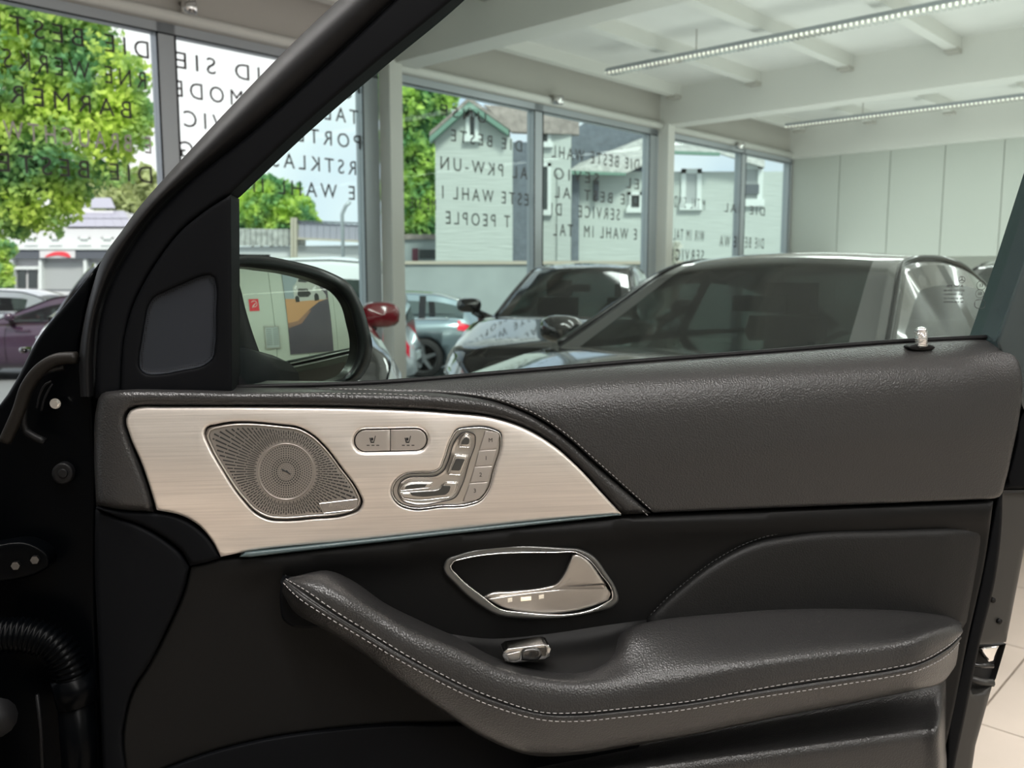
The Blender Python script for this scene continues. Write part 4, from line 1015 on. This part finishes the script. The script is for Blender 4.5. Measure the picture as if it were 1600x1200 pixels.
for nm, pts in (('M', [(1218, 176), (1320, 185), (1338, 215), (1312, 328), (1166, 339)]), ('1', [(1164, 343), (1310, 332), (1276, 465), (1130, 474)]), ('2', [(1129, 478), (1275, 469), (1240, 598), (1089, 610)]), ('3', [(1088, 615), (1239, 603), (1215, 690), (1165, 745), (1110, 762), (1032, 768)])):
    pl_ = [(530+x*.1875, 640+y*.1875) for x, y in pts]; dn = smooth([(x, y, 1) for x, y in pl_], 3)
    o = pad('memory_button', dn, .0146, BTN, sb, r=1.3, drop=.0007, back=.004, step=6)
    c = {'M': (766.5, 688), '1': (759.5, 716), '2': (751, 742), '3': (742, 767)}[nm]
    text_on('button_legend', nm, L(*c, .0148), 6.2*PX, TX, DARKS, o)

# --- lower card pieces
def d_main(x, y):
    t = y-ledge(x)
    d = .012*math.exp(-((t-16)/24.0)**2) + (-.002 if t < 4 else 0)
    if x < 420: d *= max(.2, (x-300)/120)
    return d
lipl = smooth([(149, 793, 1), (185, 798), (240, 801), (262, 803), (290, 813), (312, 828), (330, 847), (344, 872, 1), (318, 880), (297, 884, 1), (285, 862), (262, 843), (225, 822), (180, 806)], 6)
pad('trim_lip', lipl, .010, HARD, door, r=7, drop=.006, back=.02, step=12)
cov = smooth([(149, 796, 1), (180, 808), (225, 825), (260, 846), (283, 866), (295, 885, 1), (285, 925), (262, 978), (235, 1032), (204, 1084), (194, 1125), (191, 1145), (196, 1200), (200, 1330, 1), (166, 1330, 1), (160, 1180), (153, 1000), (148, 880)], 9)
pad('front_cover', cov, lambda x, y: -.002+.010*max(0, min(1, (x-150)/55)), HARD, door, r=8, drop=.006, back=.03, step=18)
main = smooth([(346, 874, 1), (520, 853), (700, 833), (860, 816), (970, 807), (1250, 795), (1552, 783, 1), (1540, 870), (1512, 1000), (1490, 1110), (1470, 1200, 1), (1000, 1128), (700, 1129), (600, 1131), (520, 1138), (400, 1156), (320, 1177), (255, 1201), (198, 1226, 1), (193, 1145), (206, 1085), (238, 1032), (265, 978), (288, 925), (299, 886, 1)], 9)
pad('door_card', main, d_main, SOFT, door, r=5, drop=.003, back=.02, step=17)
pocket = smooth([(200, 1229, 1), (255, 1204), (320, 1180), (400, 1159), (520, 1141), (600, 1134), (700, 1132), (1000, 1131, 1), (1000, 1340, 1), (205, 1340, 1)], 10)
pad('lower_pocket', pocket, lambda x, y: .004, HARD, door, r=5, drop=.003, back=.02, step=26)
elbow = smooth([(1012, 966, 1), (1035, 944), (1062, 920), (1115, 880), (1178, 848), (1250, 834), (1400, 827), (1545, 823, 1), (1532, 880), (1512, 972, 1), (1500, 990, 1), (1012, 990, 1)], 8)
pad('elbow_panel', elbow, lambda x, y: .012-.012*max(0, min(1, (x-1480)/60)), mat('black matt leather', (.006, .006, .006), .5, spec=.2, bump=.4, bscale=520, bdist=.0005, kind='vor'), door, r=15, drop=.010, back=.02, step=16)
stitches('stitching', [L(x+2, y-2.5, .0045) for x, y in curve([(1014, 964), (1035, 942), (1062, 918), (1115, 878), (1178, 846), (1250, 831), (1400, 824), (1540, 820)])], mat('black thread', (.02, .02, .02), .6), door, .0032, .002, .0005, 0)
# right hand edge of the trim carrier
edge = smooth([(1556, 782, 1), (1566, 769, 1), (1566, 800), (1556, 900), (1530, 1010), (1508, 1120), (1490, 1210), (1480, 1340, 1), (1462, 1340, 1), (1478, 1200), (1483, 1120), (1494, 1075), (1512, 1000), (1540, 872)], 9)
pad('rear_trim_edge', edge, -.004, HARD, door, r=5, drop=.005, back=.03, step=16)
pl_ = smooth([(1567, 766, 1), (1640, 764, 1), (1640, 770, 1), (1567, 771, 1)], 20)
pad('shell_groove', pl_, -.024, DARKS, door, r=1.5, drop=.001, back=.01, step=20)
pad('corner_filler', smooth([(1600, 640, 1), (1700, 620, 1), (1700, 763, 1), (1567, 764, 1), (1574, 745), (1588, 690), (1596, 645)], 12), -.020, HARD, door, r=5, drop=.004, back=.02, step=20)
# recess shelf in front of the switch
rows = [[(700, 990, .0), (770, 998, .0), (860, 990, .0), (940, 978, .0), (1012, 968, .0)],
        [(715, 1003, .006), (775, 1012, .010), (860, 1010, .012), (940, 997, .010), (1008, 976, .008)],
        [(722, 1012, .02), (780, 1030, .03), (860, 1035, .038), (938, 1020, .036), (1003, 990, .02)],
        [(730, 1020, .03), (785, 1045, .045), (860, 1056, .055), (940, 1042, .055), (1000, 1000, .035)]]
loft('switch_shelf', [[L(*q) for q in r_] for r_ in zip(*rows)], SOFT, door, 5, 5, flip=False)
# lower leather bulge
xs_ = [1478, 1468, 1440, 1380, 1300, 1200, 1100, 1000, 900, 820]
stt = []
for x in xs_:
    k = max(0.0, (1470-x)/400.0); top = 1068+ (1470-x)*.20; rid = 1136+(1470-x)*.140
    e_ = 0 if x > 1470 else 1
    stt.append([L(x, top-30, 0), L(x, top+2, .002*e_), L(x, top+(rid-top)*.5, .020*e_), L(x, rid-8, .052*e_), L(x, rid+6, .062*e_), L(x, rid+30, .064*e_), L(x, rid+80, .060*e_), L(x-20, rid+220, .045*e_)])
loft('lower_pad', stt, LEATHER, door, 5, 5)

# --- armrest
A_ = [((456, 902), (452, 903), (447, 906), (443, 909), (441, 925)), ((506, 893), (492, 905), (481, 926), (469, 934), (462, 958)),
      ((550, 913), (536, 928), (525, 957), (515, 964), (503, 981)), ((600, 948), (590, 958), (575, 988), (568, 996), (556, 1014)),
      ((650, 976), (641, 988), (637, 1026), (630, 1033), (612, 1056)), ((712, 1004), (712, 1016), (712, 1066), (705, 1073), (690, 1110)),
      ((775, 1032), (775, 1046), (770, 1091), (766, 1100), (755, 1152)), ((837, 1046), (837, 1062), (840, 1113), (837, 1121), (828, 1180)),
      ((900, 1047), (900, 1069), (900, 1115), (900, 1125), (905, 1179)), ((955, 1027), (972, 1064), (985, 1107), (985, 1117), (985, 1166)),
      ((1000, 980), (1062, 1050), (1075, 1097), (1075, 1106), (1075, 1150)), ((1110, 960), (1150, 1034), (1170, 1080), (1170, 1090), (1170, 1130)),
      ((1206, 953), (1230, 1022), (1250, 1066), (1250, 1078), (1250, 1114)), ((1300, 951), (1310, 1012), (1320, 1056), (1320, 1067), (1320, 1101)),
      ((1390, 953), (1390, 1003), (1390, 1045), (1388, 1056), (1386, 1088)), ((1440, 957), (1440, 992), (1440, 1033), (1436, 1045), (1432, 1078)),
      ((1480, 963), (1480, 981), (1481, 1010), (1477, 1024), (1470, 1068)), ((1500, 972), (1502, 980), (1502, 991), (1499, 1002), (1490, 1045))]
st = []; seamU = []; seamL = []; ridge = []
for i, (bk, ro, su, sl, bo) in enumerate(A_):
    han = i <= 9
    if i == 0: D_ = (.03, .040, .046, .047, .035)
    elif i == 1: D_ = (.035, .062, .073, .074, .050)
    elif i <= 3: D_ = (.040, .077, .083, .084, .055)
    elif i <= 9: D_ = (.045, .083, .090, .091, .060)
    else: D_ = (.012, .090, .097, .098, .066)
    if i == 16: D_ = (.012, .06, .072, .073, .05)
    if i == 17: D_ = (.008, .03, .04, .04, .03)
    if i == 10: D_ = (.03, .087, .094, .095, .064)
    p = [L(*q, d) for q, d in zip((bk, ro, su, sl, bo), D_)]
    gr_ = (p[2]+p[3])/2+Vector((0, .0025, 0))
    back_ = Vector((p[0].x, -.002, p[0].z-.01)); und = Vector((p[4].x, -.0, p[4].z+.012))
    mid_ = p[0].lerp(p[1], .5)+Vector((0, -.004 if han else -.002, .002 if han else .001))
    mid2 = p[1].lerp(p[2], .5)+Vector((0, -.003, .001))
    st.append([back_, p[0], mid_, p[1], mid2, p[2], gr_, p[3], p[4], und])
    seamU.append(p[2]); seamL.append(p[3]); ridge.append(gr_)
loft('armrest', st, LEATHER, door, 6, 4)
su_ = densify(seamU, 12); sl_ = densify(seamL, 12)
up = Vector((0, 0, .0012))
stitches('stitching', [p+up for p in su_], THREAD, door, .0042, .0026, .00055, .0008)
stitches('stitching', [p-up for p in sl_], THREAD, door, .0042, .0026, .00055, .0008)
b = MB(); b.tube([(a+c)/2+Vector((0, .0002, 0)) for a, c in zip(su_, sl_)], .0016, 6); b.build('seam_piping', LEATHER, door, True)
tip = [(440, 912, 1), (441, 960), (446, 974), (500, 980, 1), (470, 940, 1)]
pad('handle_base', smooth([(438, 908, 1), (438, 950), (443, 970), (452, 977), (505, 981, 1), (520, 940, 1), (470, 915, 1)], 6), .030, HARD, door, r=5, drop=.004, back=.04, step=12)

# --- inner door handle
hb_out = smooth([(693, 888), (698, 874), (715, 867), (883, 856), (905, 858), (927, 869), (947, 894), (964, 923), (967, 937), (957, 949), (936, 955), (809, 966), (779, 962), (751, 947), (713, 915)], 5)
hb_in = smooth([(704, 884), (709, 877), (720, 874), (872, 863), (899, 863), (919, 874), (940, 899), (956, 923), (957, 935), (946, 943), (809, 957), (783, 953), (753, 932), (716, 901)], 5)
hz_ = pad('handle_bezel', hb_out, .008, mat('dark satin bezel', (.13, .13, .125), .3, metal=.8), door, r=4, drop=.0025, back=.01, step=8, holes=[hb_in])
b = MB(); b.tube([L(x, y, .0092) for x, y in hb_in+[hb_in[0]]], .0008, 6, False); b.build('bezel_line', CHROME, hz_, True)
pad('handle_bowl', [(x, y) for x, y in hb_in], -.026, mat('dark navy bowl', (.010, .010, .016), .3), hz_, r=26, drop=-.032, back=0, step=8)
def d_bowl(x, y, add=.0065):
    t = min(1, float(dist(np.array([[x, y]], float), hb_in)[0])/26); return -.026+.032*(1-math.sqrt(1-(1-t)**2))+add
fl_ = smooth([(762, 936, 1), (800, 930), (945, 914, 1), (954, 928), (951, 937), (942, 941), (809, 955), (786, 949)], 5)
pad('bowl_floor', fl_, lambda x, y: .0045, SILVER, hz_, r=3, drop=.001, back=.001, step=8)
lev = smooth([(755, 933), (762, 928), (800, 923), (852, 917), (868, 912), (879, 899), (888, 880), (894, 866, 1), (905, 866), (921, 877), (940, 902), (948, 914, 1), (860, 922), (800, 931), (762, 936)], 4)
lv = pad('handle_lever', lev, lambda x, y: .004+.004*max(0, min(1, (x-860)/60)), SILVER, door, r=5, drop=.004, back=.012, step=7)
pad('lever_face', smooth([(862, 920, 1), (884, 905), (897, 880), (903, 869), (918, 879), (937, 902), (950, 924), (951, 934), (942, 940), (850, 950), (800, 953), (790, 950), (850, 930)], 5), lambda x, y: .0062 - .006*max(0, (y-912)/30), SILVER, lv, r=6, drop=.003, back=.006, step=7)
for x, y, w_2 in ((797, 936, 7), (822, 934, 16), (846, 931, 8)):
    pad('handle_light', smooth([(x-w_2/2, y, 1), (x+w_2/2, y-1.5, 1), (x+w_2/2, y+4, 1), (x-w_2/2, y+5.5, 1)], 3), .0060, mat('warm handle light %d' % (x == 822), (.5, .46, .4), emit=(1, .80, .5), estr=.8 if x == 822 else .18), lv, r=1, drop=.0004, back=.002, step=6)

# --- lock switch on the shelf
ls = smooth([(785, 1024, 1), (787, 1018, 1), (793, 1013.5, 1), (848, 1006.5, 1), (857, 1008, 1), (861, 1014, 1), (859, 1025, 1), (852, 1030.5, 1), (802, 1036.5, 1), (789, 1033, 1)], 3)
lk = pad('lock_switch', ls, .052, mat('clear chrome', (.45, .44, .43), .15, metal=1), door, r=2.2, drop=.0015, back=.02, step=6)
pad('switch_window', smooth([(791, 1023, 1), (814, 1017, 1), (813, 1031, 1), (796, 1033, 1)], 3), .0528, SILVER, lk, r=2, drop=.0008, back=.001, step=5)
rk = pad('switch_rocker', smooth([(816, 1018), (832, 1013), (843, 1015), (847, 1023), (842, 1030), (815, 1032, 1)], 3), .056, mat('dark chrome', (.12, .12, .12), .2, metal=1), lk, r=3, drop=.003, back=.006, step=5)
text_on('lock_symbol', '8', L(829, 1023, .0562), 5*PX, TX, DARKS, lk)

# --- lock pin
pb_c = (1440, 543)
pb = pad('lock_pin_collar', [(pb_c[0]+21*math.cos(t), pb_c[1]+5.5*math.sin(t)) for t in np.linspace(0, 2*math.pi, 29)[:-1]], -.0045, RUBBER, door, r=3, drop=.002, back=.01, step=5)
b = MB(); c0 = L(1440, 542, -.007); c1 = L(1439, 516, -.007); rr = 9*PX
b.tube([c0, c0.lerp(c1, .97)], rr, 20); kp = b.build('lock_pin', CHROME, door, True)
b = MB(); cc = c0.lerp(c1, .97); ax = (c1-c0).normalized()
b.tube([cc+ax*rr*.75*math.sin(t) for t in np.linspace(0, 1.5, 6)], [rr*math.cos(t)+.0001 for t in np.linspace(0, 1.5, 6)], 20); b.build('pin_cap', CHROME, kp, True)
for k in range(9):
    b = MB(); q = c0.lerp(c1, .08+.1*k); b.tube([q+Vector((math.cos(t)*rr*1.02, math.sin(t)*rr*1.02, 0)) for t in np.linspace(0, 2*math.pi, 21)], .0005, 4, False); b.build('knurl_ring', SILVER, kp, True)

# --- latch opening on the rear edge
lt = pad('latch_recess', smooth([(1516, 1012, 1), (1572, 1006, 1), (1556, 1060, 1), (1550, 1072, 1), (1521, 1082), (1513, 1060), (1513, 1030)], 5), -.062, DARKS, door, r=6, drop=-.01, back=.01, step=10)
pad('latch_plate', smooth([(1530, 1012, 1), (1561, 1009, 1), (1552, 1032, 1), (1545, 1034, 1)], 5), -.048, CHROME, lt, r=3, drop=.003, back=.01, step=8)
b = MB(); b.tube([L(1514, 1038, -.045), L(1535, 1040, -.045), L(1551, 1040, -.045)], .0035, 8); b.build('latch_bar', mat('black steel', (.05, .05, .05), .2, metal=.8), lt, True)
b = MB(); b.tube([L(1516, 1060, -.038), L(1535, 1066, -.038), L(1551, 1067, -.038)], .005, 8); b.build('latch_lip', SHELL, lt, True)
for x, y in ((1550, 937), (1560, 970)):
    b = MB(); c = L(x, y, -.03); b.tube([c, c+Vector((0, -.003, 0))], .0035, 8); b.build('trim_clip', RUBBER, door, True)

# --- exterior mirror (hangs on the outside of the same door)
MN = Vector((.53, -.845, .075)).normalized()      # door coordinates: towards the rear of the car and the cabin
MC = L(468, 515, -.20); RS = 1.5; SCN = MC-MN*RS
def on_mirror(x, y, lift=0.0):
    r = RDI @ ray(x, y); oc = CL-SCN; R_ = RS+lift
    a = r.dot(r); b_ = 2*oc.dot(r); c_ = oc.dot(oc)-R_*R_; disc = max(b_*b_-4*a*c_, 0); t = (-b_-math.sqrt(disc))/(2*a)
    return CL+r*t
mg = smooth([(372, 417), (402, 419), (452, 426), (502, 441), (527, 453), (543, 472), (553, 505), (559, 540), (554, 566), (540, 587), (515, 597), (465, 604), (430, 611), (414, 572), (395, 522), (378, 460)], 6)
MIRR = mat('mirror silvering', (.63, .61, .57), .0, metal=1)
mo = empty('exterior_mirror', parent=door)
pad('mirror_glass', mg, 0, MIRR, mo, r=3, drop=0, back=0, step=9, place=lambda x, y, d: on_mirror(x, y))
mh = smooth([(352, 404), (372, 401), (402, 399), (452, 407), (515, 425), (545, 442), (565, 475), (577, 515), (582, 540), (576, 573), (560, 595), (515, 607), (440, 618), (352, 640)], 6)
# housing: lip, outer bulge, closed back
def resamp(poly, n):
    A = np.array(poly+[poly[0]]); s = np.r_[0, np.cumsum(np.hypot(*np.diff(A, axis=0).T))]; q = np.linspace(0, s[-1], n+1)[:-1]
    return [(float(np.interp(t, s, A[:, 0])), float(np.interp(t, s, A[:, 1]))) for t in q]
cen = (470, 512)
def by_angle(poly, n):
    out = []
    A = np.array(poly, float)
    for k in range(n):
        t = 2*math.pi*k/n; d = np.array([math.cos(t), math.sin(t)]); best = None
        for i in range(len(A)):
            p, q = A[i]-cen, A[(i+1) % len(A)]-cen; e_ = q-p; den = d[0]*e_[1]-d[1]*e_[0]
            if abs(den) < 1e-9: continue
            s = (p[0]*e_[1]-p[1]*e_[0])/den; w = (p[0]*d[1]-p[1]*d[0])/den
            if s > 0 and -1e-6 <= w <= 1+1e-6: best = max(best or 0, s)
        out.append((cen[0]+d[0]*best, cen[1]+d[1]*best))
    return out
gi = by_angle(mg, 72); ho = by_angle(mh, 72)
rings_ = [[on_mirror(x, y, -.006) for x, y in [(cen[0]+(p[0]-cen[0])*.99, cen[1]+(p[1]-cen[1])*.99) for p in gi]], [on_mirror(x, y, .010) for x, y in gi],
          [on_mirror(*((np.array(a)*.45+np.array(c)*.55)), .014) for a, c in zip(gi, ho)], [on_mirror(x, y, .002) for x, y in ho]]
cm = on_mirror(*cen)-MN*.10
for k, (s, dpt) in enumerate(((.97, .03), (.86, .06), (.6, .09), (.2, .105))):
    rings_.append([cm+MN*(.10-dpt)+((q-cm)-(q-cm).dot(MN)*MN)*s for q in rings_[3]])
vv = [q for r_ in rings_ for q in r_]; n_ = 72
ff = [(i*n_+j, i*n_+(j+1) % n_, (i+1)*n_+(j+1) % n_, (i+1)*n_+j) for i in range(len(rings_)-1) for j in range(n_)]; ff.append(tuple((len(rings_)-1)*n_+j for j in range(n_)))
mesh_obj('mirror_housing', vv, ff, mat('black mirror housing', (.003, .003, .0035), .3, spec=.2), mo, True)
stm = [[L(x, y, d) for x, y, d in ((340, 470+k*0, -.05), (380, 500, -.09), (420, 560, -.15))] for k in (0,)]
b = MB(); b.tube([L(340, 640, -.055), L(375, 600, -.12), L(430, 600, -.20)], [.05, .045, .035], 14); b.build('mirror_arm', HARD, mo, True)

# ================================================================== WHAT THE MIRROR SHOWS ON THE BACK WALL
def reflect_hit(x, y, v=VB+.001):
    p = on_mirror(x, y); n = (p-SCN).normalized(); r = (RDI @ ray(x, y)).normalized(); q = r-n*2*r.dot(n)
    pw = MD @ p; qw = RD.to_3x3() @ q; t = (v*ROOM_K-pw.dot(V))/qw.dot(V)
    h = pw+qw*t; return h.dot(U)/ROOM_K, (h.z if h.z < 1.33 else 1.33+(h.z-1.33)/ROOM_K), t, qw
def wall_pt(u, z, off=0.0): return W(u, VB+.012+off, z)
def wall_rect(name, m, u0, u1, z0, z1, off, th, parent=None):
    b = MB(); b.prism([wall_pt(u0, z0, off), wall_pt(u1, z0, off), wall_pt(u1, z1, off), wall_pt(u0, z1, off)], V*th); return b.build(name, m, parent)
PU0, PU1, PZ0, PZ1 = 2.58, 3.58, 1.33, 2.96
po = empty('poster'); tag(po, 'tall poster of a pale sports car on an orange floor, seen in the door mirror', 'poster')
wall_rect('sheet', mat('poster dusk violet', (.065, .05, .075), .5), PU0, PU1, PZ0, PZ1, 0, .012, po)
def pr(u, z): return (PU0+(PU1-PU0)*u, PZ0+(PZ1-PZ0)*z)
def shape(name, m, pts, off):
    b = MB(); b.prism([wall_pt(*pr(u, z), off) for u, z in pts], V*.001); return b.build(name, m, po)
shape('printed_sky', mat('poster sky', (.26, .30, .34), .5), [(0, .62), (.34, .62), (.34, 1), (0, 1)], .0125)
shape('printed_ground', mat('poster orange', (.50, .25, .12), .5), [(0, .36), (.22, .38), (.48, .50), (.75, .60), (1, .64), (0, .64)], .0130)
shape('printed_ground', mat('poster deep orange', (.26, .13, .09), .5), [(0, .30), (.30, .35), (.55, .50), (.48, .50), (.22, .38), (0, .36)], .0128)
shape('printed_car', mat('poster silver', (.42, .41, .40), .5), smooth([(.20, .66), (.22, .80), (.34, .90), (.58, .92), (.70, .84), (.92, .74), (.94, .64, 1), (.60, .62), (.30, .62)], .04) if False else [(.20, .64), (.20, .78), (.30, .84), (.36, .92), (.56, .93), (.66, .85), (.82, .78), (.95, .68), (.94, .63), (.30, .61)], .0135)
shape('printed_wheel', mat('poster black', (.01, .01, .012), .5), [(.22, .60), (.22, .66), (.27, .68), (.31, .66), (.31, .60)], .0138)
shape('printed_wheel', mat('poster black', (.01, .01, .012), .5), [(.66, .61), (.66, .68), (.72, .71), (.77, .68), (.77, .62)], .0138)
shape('printed_windscreen', mat('poster black', (.01, .01, .012), .5), [(.33, .84), (.38, .91), (.55, .92), (.62, .85), (.50, .83)], .0140)
shape('printed_grille', mat('poster black', (.01, .01, .012), .5), [(.28, .69), (.32, .76), (.52, .76), (.60, .70), (.52, .66), (.32, .66)], .0140)
shape('printed_lamp', mat('poster white', (.7, .7, .7), .5), [(.64, .76), (.72, .79), (.74, .77), (.68, .74)], .0140)
shape('printed_lamp', mat('poster white', (.7, .7, .7), .5), [(.22, .76), (.27, .80), (.30, .79), (.26, .75)], .0140)
fs = empty('safety_sign'); tag(fs, 'small red fire hose sign on the pale wall in the door mirror', 'sign')
wall_rect('plate', mat('sign red plate', (.62, .03, .05), .5), 1.85, 2.03, 2.17, 2.39, 0, .004, fs)
b = MB(); b.tube([wall_pt(1.94+.055*math.cos(t), 2.30+.055*math.sin(t), .006) for t in np.linspace(-2.2, 2.6, 20)], .006, 5)
b.tube([wall_pt(1.90, 2.23, .006), wall_pt(1.92, 2.27, .006), wall_pt(1.97, 2.31, .006)], .008, 5); b.build('hose_symbol', WINW, fs, True)
fr_ = empty('notice_frame'); tag(fr_, 'silver framed notice with grey text hanging below the red sign', 'frame')
u0, u1, z0, z1 = 2.10, 2.37, 1.48, 1.86
for a_ in ((u0, u1, z1, z1+.02), (u0, u1, z0-.02, z0), (u0-.015, u0, z0-.02, z1+.02), (u1, u1+.015, z0-.02, z1+.02)): wall_rect('frame_rail', SILVER, *a_, 0, .02, fr_)
wall_rect('paper', mat('notice paper', (.42, .45, .46), .6), u0, u1, z0, z1, 0, .004, fr_)
for k in range(9):
    for c_ in (0, 1): wall_rect('text_line', mat('notice ink', (.22, .24, .25), .6), u0+.02+c_*.135, u0+.125+c_*.13, z1-.05-k*.035, z1-.035-k*.035, .004, .0005, fr_)
